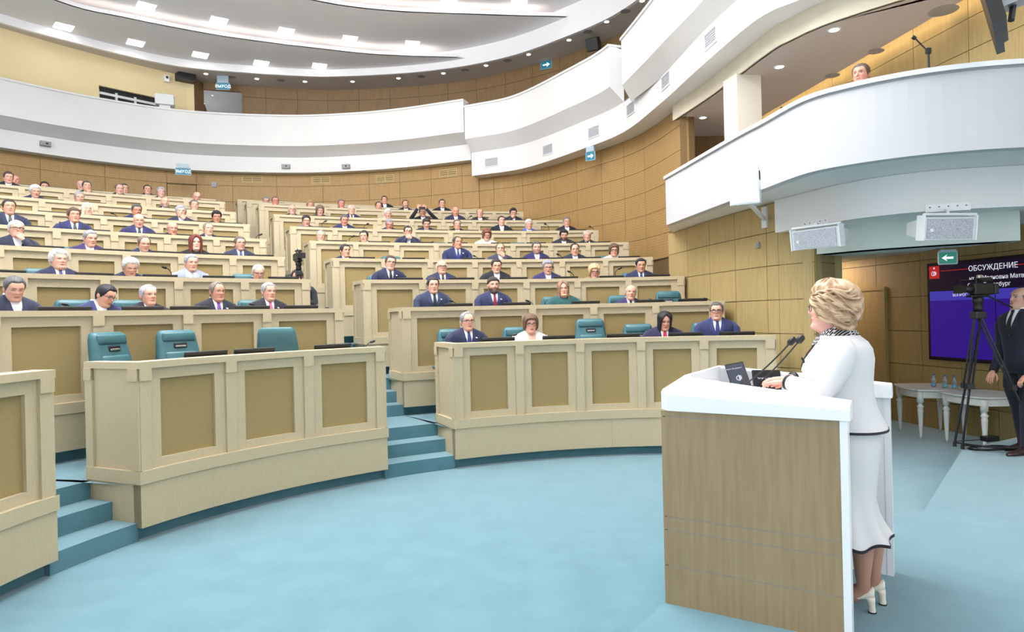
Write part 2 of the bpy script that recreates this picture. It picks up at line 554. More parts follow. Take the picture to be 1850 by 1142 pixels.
# passage wall with the screen
pw = Curve([(5.30, 13.2), (5.63, 11.5), (6.09, 9.13), (6.5, 7.0), (6.95, 4.6)])
ps = [0.0] + [pw.s_uv(u, 560) for u in (1512, 1584, 1664, 1735, 1800)] + [pw.L]
pj = [0.0, 0.39, 0.89, 1.39, 1.90, 2.42, 2.75]
panel_wall('wall_passage', pw, ps, pj, M_OLIVE, 0.0, 2.9)
bw = MB()
bw.hexa([(3.8, 13.2, 0), (5.4, 13.2, 0), (5.4, 13.4, 0), (3.8, 13.4, 0), (3.8, 13.2, 2.7), (5.4, 13.2, 2.7), (5.4, 13.4, 2.7), (3.8, 13.4, 2.7)])
struct('wall_passage_end', bw, M_OLIVE)
# door in the passage wall
sd1, sd0 = pw.s_uv(1599, 560), 0
sd0 = sd1 - 0.95
dm = MB()
arcbox(dm, pw, sd0, sd1, -0.035, -0.005, 0.0, 2.02, 2)
dr = struct('door_1', dm, M_OLIVE)
fm = MB()
arcbox(fm, pw, sd0 - 0.05, sd0, -0.05, 0.0, 0.0, 2.07, 1)
arcbox(fm, pw, sd1, sd1 + 0.05, -0.05, 0.0, 0.0, 2.07, 1)
arcbox(fm, pw, sd0, sd1, -0.05, 0.0, 2.02, 2.07, 1)
obj('door_frame', fm, M_OLIVE, dr)

# ------------------------------------------------------------------ side balcony (right)
T1 = Curve([un_z(u, v, WZ)[:2] for u, v in ((1204, 407), (1327, 360), (1380, 341), (1457.5, 313), (1540, 296.5), (1645, 282), (1750, 272), (1850, 266))] + [(5.6, 5.84), (6.9, 5.75)])
T2 = Curve([un_z(u, v, WZ)[:2] for u, v in ((1399, 362), (1531, 330), (1678, 309), (1850, 298))] + [(6.1, 6.55), (7.0, 6.5)])
T3 = Curve([(3.76, 8.16), (4.13, 7.67), (4.77, 7.23), (5.36, 6.98)])
T1Z = 3.89
M_BALC = add_noise(mat('cool_white_plaster', (196, 196, 199), 0.7), (193, 193, 196), (199, 199, 202), (1, 1, 1), 0.7, 2)
m = MB()
arcbox(m, T1, 0, T1.L, 0.0, 0.12, WZ, T1Z, 60)
par = struct('wall_balcony', m, M_BALC)
obj('parapet_cap', arcbox(MB(), T1, -0.02, T1.L, -0.025, 0.16, T1Z, T1Z + 0.045, 60), M_GLOSSW, par)
obj('painted_shadow_line', arcbox(MB(), T1, 0, T1.L, -0.004, 0.05, T1Z - 0.022, T1Z - 0.001, 60), M_GREY, par)  # grey strip standing in for the shadow line under the cap
ret = Curve([(3.42, 13.5), T1.at(0) + np.array([0.02, 0.02])], raw=True)
obj('parapet_return', arcbox(MB(), ret, 0, ret.L, 0.0, 0.1, WZ, T1Z, 2), M_WHITE, par)
# balcony slab, fascias
bal_in = [(7.4, 6.0), (6.5, 6.9), (5.95, 8.2), (5.65, 10.14), (5.3, 12.6), (5.2, 15.0), (3.6, 15.0)]
poly = [tuple(T1.at(s, 0.06)) for s in np.linspace(0, T1.L, 60)] + bal_in + [(3.45, 13.5)]
m = MB()
m.prism(poly, WZ + 0.003, WZ + 0.14)
struct('ceiling_under_balcony', m, M_WHITE)
m = MB()
arcbox(m, T2, 0, T2.L, 0.0, 0.25, 2.74, WZ, 50)
poly = [tuple(T2.at(s)) for s in np.linspace(0, T2.L, 40)] + [(7.0, 8.5), (5.5, 9.0), (4.2, 8.9), (3.75, 8.4)]
m.prism(poly, 2.735, 2.78)
struct('ceiling_fascia', m, M_WHITE)
m = MB()
arcbox(m, T3, 0, T3.L, 0.0, 0.25, 2.42, 2.74, 30)
m.prism([tuple(T3.at(s)) for s in np.linspace(0, T3.L, 20)] + [(5.5, 7.55), (5.9, 9.5), (5.4, 12.9), (3.95, 12.9), (4.15, 8.9)], 2.53, 2.6)
m.prism([tuple(T3.at(s)) for s in np.linspace(0, T3.L, 20)] + [(5.25, 7.45), (4.4, 8.6), (3.9, 8.3)], 2.42, 2.5)
struct('ceiling_passage', m, add_noise(mat('grey_green_plaster', (206, 214, 206), 0.7), (203, 211, 203), (209, 217, 209), (1, 1, 1), 1.0))
# balcony back wall (veneer, washed by a light slot at its head)
bwc = Curve([(5.0, 14.0), (5.16, 12.6), (5.54, 10.14), (5.83, 8.2), (6.2, 6.2), (6.5, 4.6)])
bs = [0.0] + [bwc.s_uv(u, v) for u, v in ((1504, 160), (1650, 90), (1749, 40))] + [bwc.L]
panel_wall('wall_balcony_back', bwc, bs, [WZ + 0.14, 3.75, 4.35, 4.95, 5.35, 5.9], M_OLIVE, WZ, 5.9)
m = MB()
m.hexa([(3.3, 14.2, WZ), (5.3, 14.2, WZ), (5.3, 14.4, WZ), (3.3, 14.4, WZ), (3.3, 14.2, 5.8), (5.3, 14.2, 5.8), (5.3, 14.4, 5.8), (3.3, 14.4, 5.8)])
struct('wall_balcony_end', m, M_GALLERY)

# ------------------------------------------------------------------ main gallery around the hall
FB_L, FT_L, FB_R, FT_R = 6.30, 6.76, 5.80, 6.46
FL_ = Curve([(-15.2, 12.6), (-14.2, 14.6), (-12.8, 16.7), (-11.3, 18.4), (-9.4, 19.7), (-6.7, 20.35), (-4.7, 20.3), (-3.0, 19.95), (-1.08, 19.24)])
FR_ = Curve([un_z(u, v, FB_R)[:2] for u, v in ((852.6, 318), (946, 304), (1050, 270), (1126, 239), (1193, 187), (1261, 125), (1350, 48), (1394, 20), (1420, 9))] + [(4.3, 8.2), (5.0, 7.5), (6.6, 7.0)])
PL_ = Curve([FL_.at(x, -0.45) for x in np.linspace(0, FL_.L, 60)], raw=True)
sB2 = FR_.s_uv(1125, 160)
P2_ = Curve([FR_.at(x, -0.32) for x in np.linspace(0.0, sB2, 50)], raw=True)
P3_ = Curve([un_z(u, v, 6.56)[:2] for u, v in ((1124, 154), (1160, 117), (1200, 74), (1270, 0))] + [(3.2, 8.4), (3.25, 6.0), (3.1, 3.5)])
def fascia(name, c, z0, z1, off):
    m = MB()
    arcbox(m, c, 0, c.L, 0.0, off, z0, z1, 80)
    return struct(name, m, M_WHITE)
fascia('wall_gallery_fascia_left', FL_, FB_L, FT_L, 0.35)
frz = fascia('wall_gallery_fascia_right', FR_, FB_R, FT_R, 0.5)
def parapet(name, c, zb, zt, fc, zf, s0=None, s1=None, cap=True):
    m = MB()
    arcbox(m, c, 0, c.L, 0.0, 0.18, zb, zt, 60)
    sA, sB = (0.0, fc.L) if s0 is None else (s0, s1)
    fcc = clip_curve(fc, sA, sB)
    n = 60
    rings = [[], [], []]
    for i in range(n + 1):
        p, q = c.at(c.L * i / n, 0.0), fcc.at(fcc.L * i / n, 0.03)
        p2 = c.at(c.L * i / n, 0.15)
        rings[0].append((*p, zb)); rings[1].append((*q, zf)); rings[2].append((*q, zf + 0.25))
    m.loft(rings, closed=False)
    # closed ends
    for i, s in ((0, 0.0), (-1, c.L)):
        p, q = c.at(s), rings[1][i]
        m.add([(*p, zb), q, (q[0], q[1], zt - 0.05), (*c.at(s, 0.18), zt), (*p, zt)], [(0, 1, 2, 3, 4)])
    w = struct(name, m, M_WHITE)
    obj('parapet_cap', arcbox(MB(), c, -0.01, c.L + 0.01, -0.03, 0.35, zt, zt + 0.05, 60), M_WHITE, w)
    return w
parapet('wall_gallery_parapet_left', PL_, 7.0, 7.88, FL_, FT_L)
parapet('wall_gallery_parapet_middle', P2_, 6.79, 7.68, FR_, FT_R, 0.0, sB2)
FT3 = Curve([un_z(u, v, 6.28)[:2] for u, v in ((1138, 182), (1200, 133), (1240, 95), (1335, 0))] + [(3.55, 8.2), (3.62, 6.0), (3.5, 3.5)])
parapet('wall_gallery_parapet_right', P3_, 6.56, 7.5, FT3, 6.27)
# gallery floor
GFL = Curve([FL_.at(s, 0.1) for s in np.linspace(0, FL_.L, 40)] + [FR_.at(s, 0.1) for s in np.linspace(0.4, FR_.s_uv(1215, 140), 30)], raw=True)
m = MB()
arcbox(m, GFL, 0, GFL.L, 0.0, 3.2, 6.46, 6.56, 70)
struct('floor_gallery', m, M_CARPET)
# acoustic wall behind the rows
WL = Curve([FL_.at(s, 0.3) for s in np.linspace(0, FL_.L, 60)], raw=True)
WR = Curve([FR_.at(s, 0.46) for s in np.linspace(-0.15, FR_.s_uv(1200, 203), 60)], raw=True)
zjg = [2.9, 3.42, 3.94, 4.45, 4.96, 5.44]
sr_ = [0.0] + [WR.s_uv(u, 330) for u in (892, 944, 994, 1042, 1087, 1128, 1165)] + [WR.L]
panel_wall('wall_back_right', WR, sr_, zjg + [FB_R + 0.02], M_GOLD, 2.0, FB_R + 0.1)
sl_ = [WL.s_uv(u, 330) for u in (-60, 73, 190, 301, 355, 420, 500, 583, 667, 722, 779, 835)] + [WL.L + 0.1]
panel_wall('wall_back_left', WL, sl_, zjg[2:] + [5.93, FB_L + 0.02], M_GOLD, 3.0, FB_L + 0.1, skip={(3, 3), (3, 2), (3, 1), (3, 0)})
dm = MB()
arcbox(dm, WL, sl_[3] + 0.02, sl_[4] - 0.02, 0.0, 0.04, 4.0, 5.90, 2)
struct('door_2', dm, M_GOLD)
pr = Curve([WR.at(WR.L), (3.66, 13.3)], raw=True)
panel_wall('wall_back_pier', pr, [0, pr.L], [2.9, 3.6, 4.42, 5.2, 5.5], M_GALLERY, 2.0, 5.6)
# beam underside drop and balcony ceiling
BI = Curve([WR.at(WR.L), (3.25, 13.0), (3.53, 11.58), (3.8, 9.72), (3.95, 9.25), (4.24, 8.72), (4.9, 8.05), (5.5, 7.72), (6.0, 7.55)])
m = MB()
arcbox(m, BI, 0, BI.L, 0.0, 0.06, 5.5, 5.82, 60)
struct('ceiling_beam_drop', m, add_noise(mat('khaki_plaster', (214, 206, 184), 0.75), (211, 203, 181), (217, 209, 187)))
m = MB()
cpoly = [tuple(BI.at(s, 0.03)) for s in np.linspace(0, BI.L, 50)] + [(5.75, 7.6), (5.62, 8.2), (5.33, 10.14), (4.95, 12.6), (4.8, 14.2), (3.5, 14.3)]
m.prism(cpoly, 5.5, 5.56)
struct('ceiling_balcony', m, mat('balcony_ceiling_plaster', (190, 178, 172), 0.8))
# white column on the balcony
cm = MB()
cm.hexa([(3.65, 10.53, WZ + 0.14), (4.06, 10.6, WZ + 0.14), (3.99, 11.0, WZ + 0.14), (3.56, 10.92, WZ + 0.14), (3.65, 10.53, 5.52), (4.06, 10.6, 5.52), (3.99, 11.0, 5.52), (3.56, 10.92, 5.52)])
struct('trim_1', cm, M_COLUMN)

# ------------------------------------------------------------------ upper gallery walls and the stepped ceiling
CZ = 9.4
UW = Curve([un_z(u, v, CZ)[:2] for u, v in ((367, 149), (480, 157), (600, 162), (740, 156), (859, 142), (963, 118), (1060, 86), (1185, 31))] + [(4.9, 15.2), (5.5, 13.0)])
us = [UW.s_uv(u, 165) for u in (440, 480, 537, 592, 648, 704, 757, 809, 861, 913, 963, 1013, 1060, 1105, 1150, 1195)] + [UW.L]
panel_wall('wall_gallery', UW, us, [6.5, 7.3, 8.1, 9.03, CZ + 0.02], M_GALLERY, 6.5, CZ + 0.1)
m = MB()
arcbox(m, UW, 0, us[0], 0.0, 0.15, 9.18, CZ + 0.1, 6)
arcbox(m, UW, us[0] - 0.06, us[0] + 0.0, 0.0, 1.6, 6.5, 9.2, 2)
struct('wall_gallery_opening', m, M_GALLERY)
m = MB()
arcbox(m, UW, -0.3, us[0], 1.6, 1.75, 6.5, 9.2, 4)
struct('wall_gallery_recess', m, M_GALLERY)
m = MB()
pa, pb, pc, pd_ = UW.at(-0.1, 0.05), UW.at(us[0], 0.05), UW.at(us[0], 1.7), UW.at(-0.1, 1.7)
m.add([(*pa, 9.19), (*pb, 9.19), (*pc, 8.6), (*pd_, 8.85)], [(0, 1, 2, 3)])
struct('ceiling_gallery_recess', m, M_CEIL)
# cream wall on the left and the veneer return at its end
cwc = Curve([(-15.0, 13.6), un_z(0, 49.5, CZ)[:2], un_z(160, 95, CZ)[:2], un_z(318, 134, CZ)[:2], un_z(350, 140, CZ)[:2]])
s0w, s1w = cwc.s_uv(179, 170), cwc.s_uv(285, 185)
m = MB()
arcbox(m, cwc, 0, s0w, 0.0, 0.15, 6.5, CZ + 0.3, 20)
arcbox(m, cwc, s1w, cwc.L, 0.0, 0.15, 6.5, CZ + 0.3, 10)
arcbox(m, cwc, s0w, s1w, 0.0, 0.15, 8.55, CZ + 0.3, 10)
arcbox(m, cwc, s0w, s1w, 0.0, 0.15, 6.5, 7.4, 10)
struct('wall_gallery_left', m, M_CREAM)
rt = Curve([cwc.at(cwc.L, 0.0), UW.at(0, 0.1)], raw=True)
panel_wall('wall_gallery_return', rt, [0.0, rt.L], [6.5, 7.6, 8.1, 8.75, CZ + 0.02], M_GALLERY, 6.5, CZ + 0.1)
# projection-booth window in the cream wall
wm = MB()
arcbox(wm, cwc, s0w, s1w, 0.10, 0.13, 7.4, 8.55, 6)
wo = struct('window_1', wm, mat('dark_window_glass', (38, 42, 48), 0.15))
for i, t in enumerate((0.0, 0.30, 0.62, 1.0)):
    x = s0w + (s1w - s0w) * t
    obj('window_mullion', arcbox(MB(), cwc, x - 0.03, x + 0.03, 0.06, 0.1, 7.4, 8.45, 1), M_OFFW, wo)
obj('window_head', arcbox(MB(), cwc, s0w, s1w, 0.06, 0.1, 8.33, 8.4, 6), M_OFFW, wo)
# soffit ring, lip, ceilings
LIP = Curve([(-14.6, 13.2), un_z(0, 40, CZ)[:2], un_z(110, 70, CZ)[:2], un_z(227, 100, CZ)[:2], un_z(334, 121, CZ)[:2], un_z(460, 132, CZ)[:2], un_z(600, 138, CZ)[:2], un_z(773, 128, CZ)[:2], un_z(911, 104, CZ)[:2], un_z(1032, 62, CZ)[:2], un_z(1119, 21, CZ)[:2], (3.7, 15.0), (4.3, 12.5), (4.6, 9.5), (4.6, 6), (4.5, 2)])
m = MB()
n = 100
r0 = [(*LIP.at(LIP.L * i / n), CZ) for i in range(n + 1)]
r1 = [(*LIP.at(LIP.L * i / n, 3.4), CZ) for i in range(n + 1)]
m.loft([r0, r1], closed=False)
arcbox(m, LIP, 0, LIP.L, 3.3, 3.4, CZ, CZ + 0.1, 100)
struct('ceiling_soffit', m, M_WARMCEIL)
m = MB()
arcbox(m, LIP, 0, LIP.L, 0.0, 0.1, CZ - 0.001, 10.6, 100)
struct('ceiling_lip', m, M_CEIL)
Z1, Z2, Z3 = 9.62, 9.92, 10.2
E1 = Curve([(-12.9, 9.5), (-12.2, 12.8), un_z(102, 0, Z1)[:2], un_z(227, 31, Z1)[:2], un_z(420, 67, Z1)[:2], un_z(640, 94, Z1)[:2], un_z(720, 99.5, Z1)[:2], un_z(827, 103, Z1)[:2]])
E2 = Curve([(-10.2, 8.0), (-8.6, 12.4), (-6.6, 15.6), un_z(570, 0, Z2)[:2], un_z(700, 18, Z2)[:2], un_z(850, 24.5, Z2)[:2], un_z(950, 27.5, Z2)[:2], un_z(1024, 29.5, Z2)[:2]])
def ceiling_plate(name, edge, z, s_end):
    lc = clip_curve(LIP, 0.0, s_end, 60)
    lo, hi = [], []
    nn = 60
    m = MB()
    for i in range(nn + 1):
        p, q = edge.at(edge.L * i / nn), lc.at(lc.L * i / nn, 0.05)
        lo.append((*p, z)); hi.append((*q, z))
    m.loft([hi, lo], closed=False)
    arcbox(m, edge, 0, edge.L, 0.0, 0.06, z, z + 0.1, 60)      # upstand hiding the light strip
    return struct(name, m, M_CEIL)
ceiling_plate('ceiling_ring_outer', E1, Z1, LIP.s_uv(845, 118))
ceiling_plate('ceiling_ring_inner', E2, Z2, LIP.s_uv(1045, 60))
m = MB()
m.prism([(-17, -9), (12, -9), (12, 22), (-17, 22)], Z3, Z3 + 0.1)
struct('ceiling', m, M_CEIL)
# vertical cove backs where the inner rings stop short
for e, zz, w in ((E1, Z2, 0.75), (E2, Z3, 0.75)):
    pass

# ------------------------------------------------------------------ ceiling fittings
M_LAMP = mat('lit_diffuser', (255, 255, 255), 0.5, emit=(255, 253, 250), strength=14.0)
M_SPOT = mat('lit_spot', (255, 255, 255), 0.5, emit=(255, 246, 232), strength=22.0)
M_LED = mat('led_strip', (255, 255, 255), 0.5, emit=(255, 240, 226), strength=5.0)
M_LEDW = mat('warm_led_strip', (255, 230, 190), 0.5, emit=(255, 224, 170), strength=12.0)
def text_mesh(txt, size, ext=0.0005, align='CENTER'):
    cu = bpy.data.curves.new('text', 'FONT')
    cu.body, cu.size, cu.extrude = txt, size, ext
    cu.align_x, cu.align_y = align, 'CENTER'
    o = bpy.data.objects.new('text', cu)
    COL.objects.link(o)
    bpy.context.view_layer.update()
    me = bpy.data.meshes.new_from_object(o.evaluated_get(bpy.context.evaluated_depsgraph_get()))
    bpy.data.objects.remove(o)
    me.materials.clear()
    return me
def frame3(origin, xdir, ydir):
    """matrix with local x along xdir and local y along ydir"""
    x = Vector(xdir).normalized()
    z = x.cross(Vector(ydir)).normalized()
    y = z.cross(x)
    return Matrix(((x.x, y.x, z.x, origin[0]), (x.y, y.y, z.y, origin[1]), (x.z, y.z, z.z, origin[2]), (0, 0, 0, 1)))
def place_text(name, txt, size, origin, xdir, ydir, m, parent, align='CENTER', bold=0.0):
    me = text_mesh(txt, size, 0.0006 , align)
    M = frame3(origin, xdir, ydir)
    me.transform(Matrix.Translation(-Vector(org(parent))) @ M)
    return link(name, me, m, parent)

def panel_lamp(u, v, z, label, group):
    p = un_z(u, v, z)
    d = math.atan2(p[1] - 4.6, p[0] - 0.9) + math.pi / 2
    t = thing('ceiling_panel_light', label, 'ceiling light', (p[0], p[1], z - 0.02), group=group)
    obj('frame', MB().box((p[0], p[1], z - 0.003), (0.46, 0.46, 0.012), d), M_OFFW, t)
    obj('diffuser', MB().box((p[0], p[1], z - 0.012), (0.40, 0.40, 0.012), d), M_LAMP, t)
for i, (u, v) in enumerate(((115, 48), (245, 77), (362, 99), (472, 114), (577, 119))):
    panel_lamp(u, v, Z1, 'square ceiling light, %s from the left in the lower row' % nth(i), 'square lights in the lower ceiling ring')
for i, (u, v) in enumerate(((264, 11), (395, 37), (517, 56), (632, 70), (745, 79))):
    panel_lamp(u, v, Z2, 'square ceiling light, %s from the left in the middle row' % nth(i), 'square lights in the middle ceiling ring')
for i, (u, v) in enumerate(((812, -2), (938, 3))):
    panel_lamp(u, v, Z3, 'square ceiling light, %s of two at the top edge of the picture' % ('left' if i == 0 else 'right'), 'square lights in the upper ceiling')
def spot(u, v, z, label, group):
    p = un_z(u, v, z)
    t = thing('downlight', label, 'ceiling light', (p[0], p[1], z - 0.02), group=group)
    obj('trim_ring', MB().lathe([(0.085, 0.0), (0.09, -0.006), (0.065, -0.012), (0.06, 0.0)], (p[0], p[1], z), 16), M_OFFW, t)
    obj('lamp', MB().lathe([(0.055, -0.004), (0.058, -0.011), (0.03, -0.014), (0.002, -0.015)], (p[0], p[1], z), 16), M_SPOT, t)
for i, (u, v) in enumerate(((372, 133), (464, 142), (551, 147), (637, 147), (720, 141), (801, 132), (878, 118), (955, 98), (1028, 72), (1096, 39), (1160, 1))):
    spot(u, v, CZ, 'round downlight, %s from the left in the gallery soffit' % nth(i), 'downlights in the gallery soffit')
spot(384, 173, 9.11, 'round downlight in the dark recess below the exit sign', 'downlights in the gallery soffit')
for i, (u, v) in enumerate(((1270, 212), (1408, 120), (1507, 53))):
    spot(u, v, 5.5, 'round downlight, %s from the left above the side balcony' % nth(i), 'downlights above the side balcony')
M_DISC = mat('grey_grille', (150, 143, 138), 0.7)
def ceiling_speaker(u, v, z, label, r=0.13):
    p = un_z(u, v, z)
    t = thing('ceiling_speaker', label, 'speaker', (p[0], p[1], z - 0.012), group='round ceiling loudspeakers')
    obj('grille', MB().lathe([(r * 0.92, 0.0), (r * 0.9, -0.008), (0.01, -0.01)], (p[0], p[1], z), 20), M_DISC, t)
    obj('rim', MB().lathe([(r, 0.0), (r * 1.02, -0.006), (r * 0.9, -0.01), (r * 0.9, 0.0)], (p[0], p[1], z), 20), M_GREY, t)
for i, (u, v) in enumerate(((418, 139), (507, 145), (761, 138), (840, 126), (917, 109), (1062, 57), (1130, 20))):
    ceiling_speaker(u, v, CZ, 'round grey loudspeaker, %s from the left in the gallery soffit' % nth(i))
ceiling_speaker(1704, 19, 5.5, 'round grey loudspeaker in the balcony ceiling beside the hanging screen', 0.17)
for i, (u, v) in enumerate(((1583, 92), (1504, 136))):
    p = un_z(u, v, 5.5)
    top('ceiling_vent', MB().lathe([(0.11, 0.0), (0.11, -0.01), (0.06, -0.02), (0.01, -0.012)], (p[0], p[1], 5.5), 12), M_DISC, 'small round vent, %s of two in the balcony ceiling' % ('right' if i == 0 else 'left'), 'vent', 'small round ceiling vents')
# light strips in the coves and behind the balcony ceiling
for nm_, e, z, lab in (('lower', E1, Z1, 'lower'), ('upper', E2, Z2, 'upper')):
    m = MB()
    arcbox(m, e, 0.1, e.L - 0.6, 0.10, 0.16, z + 0.01, z + 0.04, 80)
    top('cove_light_strip', m, M_LED, 'glowing white light strip in the %s ceiling cove' % lab, 'light strip', 'ceiling cove light strips')
m = MB()
arcbox(m, bwc, 0.3, bwc.L - 0.2, -0.19, -0.13, 5.60, 5.63, 40)
top('cove_light_strip', m, M_LEDW, 'warm light strip washing the balcony back wall', 'light strip')
m = MB()
m.box((5.15, 11.35, 2.5), (0.3, 0.9, 0.03))
top('passage_light', m, mat('passage_lamp', (255, 255, 255), 0.5, emit=(255, 226, 208), strength=30.0), 'ceiling light hidden in the passage beside the screen', 'ceiling light')

# ------------------------------------------------------------------ signs, vents, cameras on the walls
M_SIGN = mat('sign_blue_green', (30, 105, 130), 0.4, emit=(40, 125, 150), strength=0.35)
M_SIGNG = mat('sign_green', (20, 110, 90), 0.4, emit=(24, 120, 96), strength=0.7)
M_SIGNW = mat('sign_white', (240, 250, 255), 0.4, emit=(235, 248, 255), strength=1.1)
M_ACRYL = mat('sign_edge', (160, 178, 192), 0.3)
def sign(u, v, Y, w, h, kind, label, xdir=(1, 0, 0), green=False, stem=0.12):
    p = un_y(u, v, Y)
    x = Vector(xdir).normalized()
    nrm = Vector((x.y, -x.x, 0))
    t = thing('exit_sign', label, 'exit sign', p, group='hanging exit signs')
    rz = math.atan2(x.y, x.x)
    obj('plate', MB().box(p, (w, 0.02, h), rz), M_SIGNG if green else M_SIGN, t)
    e = MB().box(p + np.array([0, 0, h / 2 + 0.006]), (w * 1.06, 0.026, 0.014), rz).box(p - np.array([0, 0, h / 2 + 0.005]), (w * 1.06, 0.026, 0.012), rz)
    for sgn in (-1, 1):
        q = p + sgn * np.array(x) * (w / 2 + 0.006)
        e.box(q, (0.012, 0.026, h), rz)
    obj('edge', e, M_ACRYL, t)
    obj('housing', MB().box(p + np.array([0, 0, h / 2 + stem / 2 + 0.01]), (w * 0.9, 0.05, stem), rz), M_ACRYL, t)
    f = p + np.array(nrm) * 0.0115
    if kind == 'text':
        place_text('lettering', 'ВЫХОД', h * 0.62, f - np.array([0, 0, 0.02 * h]), x, (0, 0, 1), M_SIGNW, t)
    else:
        s = 1 if kind == 'right' else -1
        pts = [(-0.32, -0.07), (0.12, -0.07), (0.02, -0.24), (0.36, 0.0), (0.02, 0.24), (0.12, 0.07), (-0.32, 0.07)]
        mm = MB()
        vs = [f + np.array(x) * (s * a * w) + np.array([0, 0, b * h * 1.3]) for a, b in pts]
        mm.add(vs, [tuple(range(7)) if s > 0 else tuple(reversed(range(7)))])
        obj('arrow', mm, M_SIGNW, t)
sign(403, 156, 20.6, 0.37, 0.2, 'text', 'lit blue exit sign with white lettering up in the gallery', (1, 0.15, 0), False, 0.42)
sign(331, 310, 19.0, 0.38, 0.18, 'text', 'lit blue exit sign over the door behind the top row', (1, 0.45, 0))
sign(987, 117, 20.0, 0.34, 0.24, 'right', 'blue arrow sign hanging in front of the gallery wall', (1, -0.5, 0))
sign(1067, 282, 16.0, 0.24, 0.2, 'right', 'blue arrow sign under the gallery above the acoustic wall', (1, -0.75, 0))
sign(1712, 466, 7.6, 0.17, 0.13, 'left', 'green sign with left-pointing arrow above the wall screen', (1, -0.35, 0), True, 0.02)
M_SLAT = mat('vent_slat', (176, 178, 182), 0.5)
def vent(c, u, v, w, h, label, d=-0.015, n=6, frame_m=None, group='fascia air vents', dark=None, split=False):
    s = c.s_uv(u, v)
    p = c.at(s)
    z = CAMZ + ab(u, v)[1] * p[1]
    t = thing('air_vent', label, 'air vent', (p[0], p[1], z - h / 2), group=group)
    f = MB()
    b = 0.03
    arcbox(f, c, s - w / 2, s + w / 2, d, 0.0, z + h / 2 - b, z + h / 2, 2)
    arcbox(f, c, s - w / 2, s + w / 2, d, 0.0, z - h / 2, z - h / 2 + b, 2)
    arcbox(f, c, s - w / 2, s - w / 2 + b, d, 0.0, z - h / 2 + b, z + h / 2 - b, 1)
    arcbox(f, c, s + w / 2 - b, s + w / 2, d, 0.0, z - h / 2 + b, z + h / 2 - b, 1)
    if split:
        arcbox(f, c, s - b / 2, s + b / 2, d, 0.0, z - h / 2 + b, z + h / 2 - b, 1)
    obj('frame', f, frame_m or M_OFFW, t)
    obj('backing', arcbox(MB(), c, s - w / 2 + b, s + w / 2 - b, -0.004, 0.0, z - h / 2 + b, z + h / 2 - b, 2), dark or M_SLAT, t)
    hh = h - 2 * b
    for i in range(n):
        z0 = z - h / 2 + b + hh * (i + 0.25) / n
        obj('slat', arcbox(MB(), c, s - w / 2 + b, s + w / 2 - b, d * 0.75, -0.003, z0, z0 + hh * 0.42 / n, 1), M_SLAT if frame_m is None else frame_m, t)
for i, (u, v) in enumerate(((888, 293), (990, 270), (1073, 238), (1140, 196), (1203, 146), (1284, 69))):
    vent(FR_, u, v, 0.45, 0.28, 'white framed air vent, %s from the left on the right-hand gallery fascia' % nth(i))
M_TAN = mat('tan_vent', (186, 160, 108), 0.6)
M_TAND = mat('tan_vent_backing', (132, 116, 78), 0.8)  # plain darker tan for the grille backing
for i, (u, v) in enumerate(((456, 324), (580, 326), (696, 323), (810, 313))):
    vent(WL, u, v, 0.6, 0.24, 'tan double air grille, %s from the left on the back wall' % nth(i), frame_m=M_TAN, n=3, group='tan air grilles', dark=M_TAND, split=True)
for i, (u, v) in enumerate(((81, 260), (517, 301), (626, 301))):
    s = FL_.s_uv(u, v)
    p = FL_.at(s, -0.03)
    z = CAMZ + ab(u, v)[1] * p[1]
    t = thing('sensor_box', 'small grey camera box, %s from the left on the left gallery fascia' % nth(i), 'camera', (p[0], p[1], z - 0.07), group='camera boxes on the gallery fascia')
    obj('case', arcbox(MB(), FL_, s - 0.12, s + 0.12, -0.1, 0.0, z - 0.06, z + 0.06, 1), M_GREY, t)
    q = FL_.at(s + 0.02, -0.105)
    obj('lens', MB().box((q[0], q[1], z), (0.05, 0.02, 0.04), math.atan2(FL_.tan(s)[1], FL_.tan(s)[0])), M_BLACK, t)
# fittings on the cream gallery wall
def wallbox(name, c, u, v, w, h, d, m, label, cat, lens=None):
    s = c.s_uv(u, v)
    p = c.at(s)
    z = CAMZ + ab(u, v)[1] * p[1]
    t = thing(name, label, cat, (p[0], p[1], z - h / 2))
    obj('case', arcbox(MB(), c, s - w / 2, s + w / 2, -d, 0.0, z - h / 2, z + h / 2, 1), m, t)
    if lens:
        obj('lens', arcbox(MB(), c, s - w / 5, s + w / 4, -d - 0.01, -d, z - h * 0.05, z + h * 0.3, 1), M_BLACK, t)
    else:
        obj('bracket', arcbox(MB(), c, s - w / 5, s + w / 5, -d * 0.6, 0.0, z + h / 2, z + h / 2 + 0.07, 1), M_DARK, t)
wallbox('wall_camera', cwc, 299, 143, 0.14, 0.2, 0.12, M_GLOSSW, 'small white camera on the cream gallery wall', 'camera', True)
wallbox('wall_speaker', cwc, 333, 143, 0.55, 0.24, 0.3, M_BLACK, 'black loudspeaker high on the cream gallery wall', 'speaker')
pq = un_y(298, 182, 19.4)
t = thing('projector', 'pale box behind the left gallery parapet', 'projector', (pq[0], pq[1], 7.05))
obj('case', MB().bevbox(pq, (0.5, 0.35, 0.3), 0.02, 0.4), M_OFFW, t)
obj('stand', MB().bevbox((pq[0], pq[1], (pq[2] - 0.15 + 7.05) / 2), (0.3, 0.2, pq[2] - 0.15 - 7.05), 0.02, 0.4), M_OFFW, t)
p = un_y(1072, 80, 18.2)
t = thing('gallery_speaker', 'black tilted loudspeaker under the gallery soffit near the arrow sign', 'speaker', p - np.array([0, 0, 0.2]))
obj('case', MB().bevbox(p, (0.34, 0.26, 0.34), 0.02, -0.5, 0.35), M_BLACK, t)
obj('bracket', MB().box(p + np.array([0.16, 0.1, 0.05]), (0.06, 0.2, 0.22), -0.5), M_DARK, t)
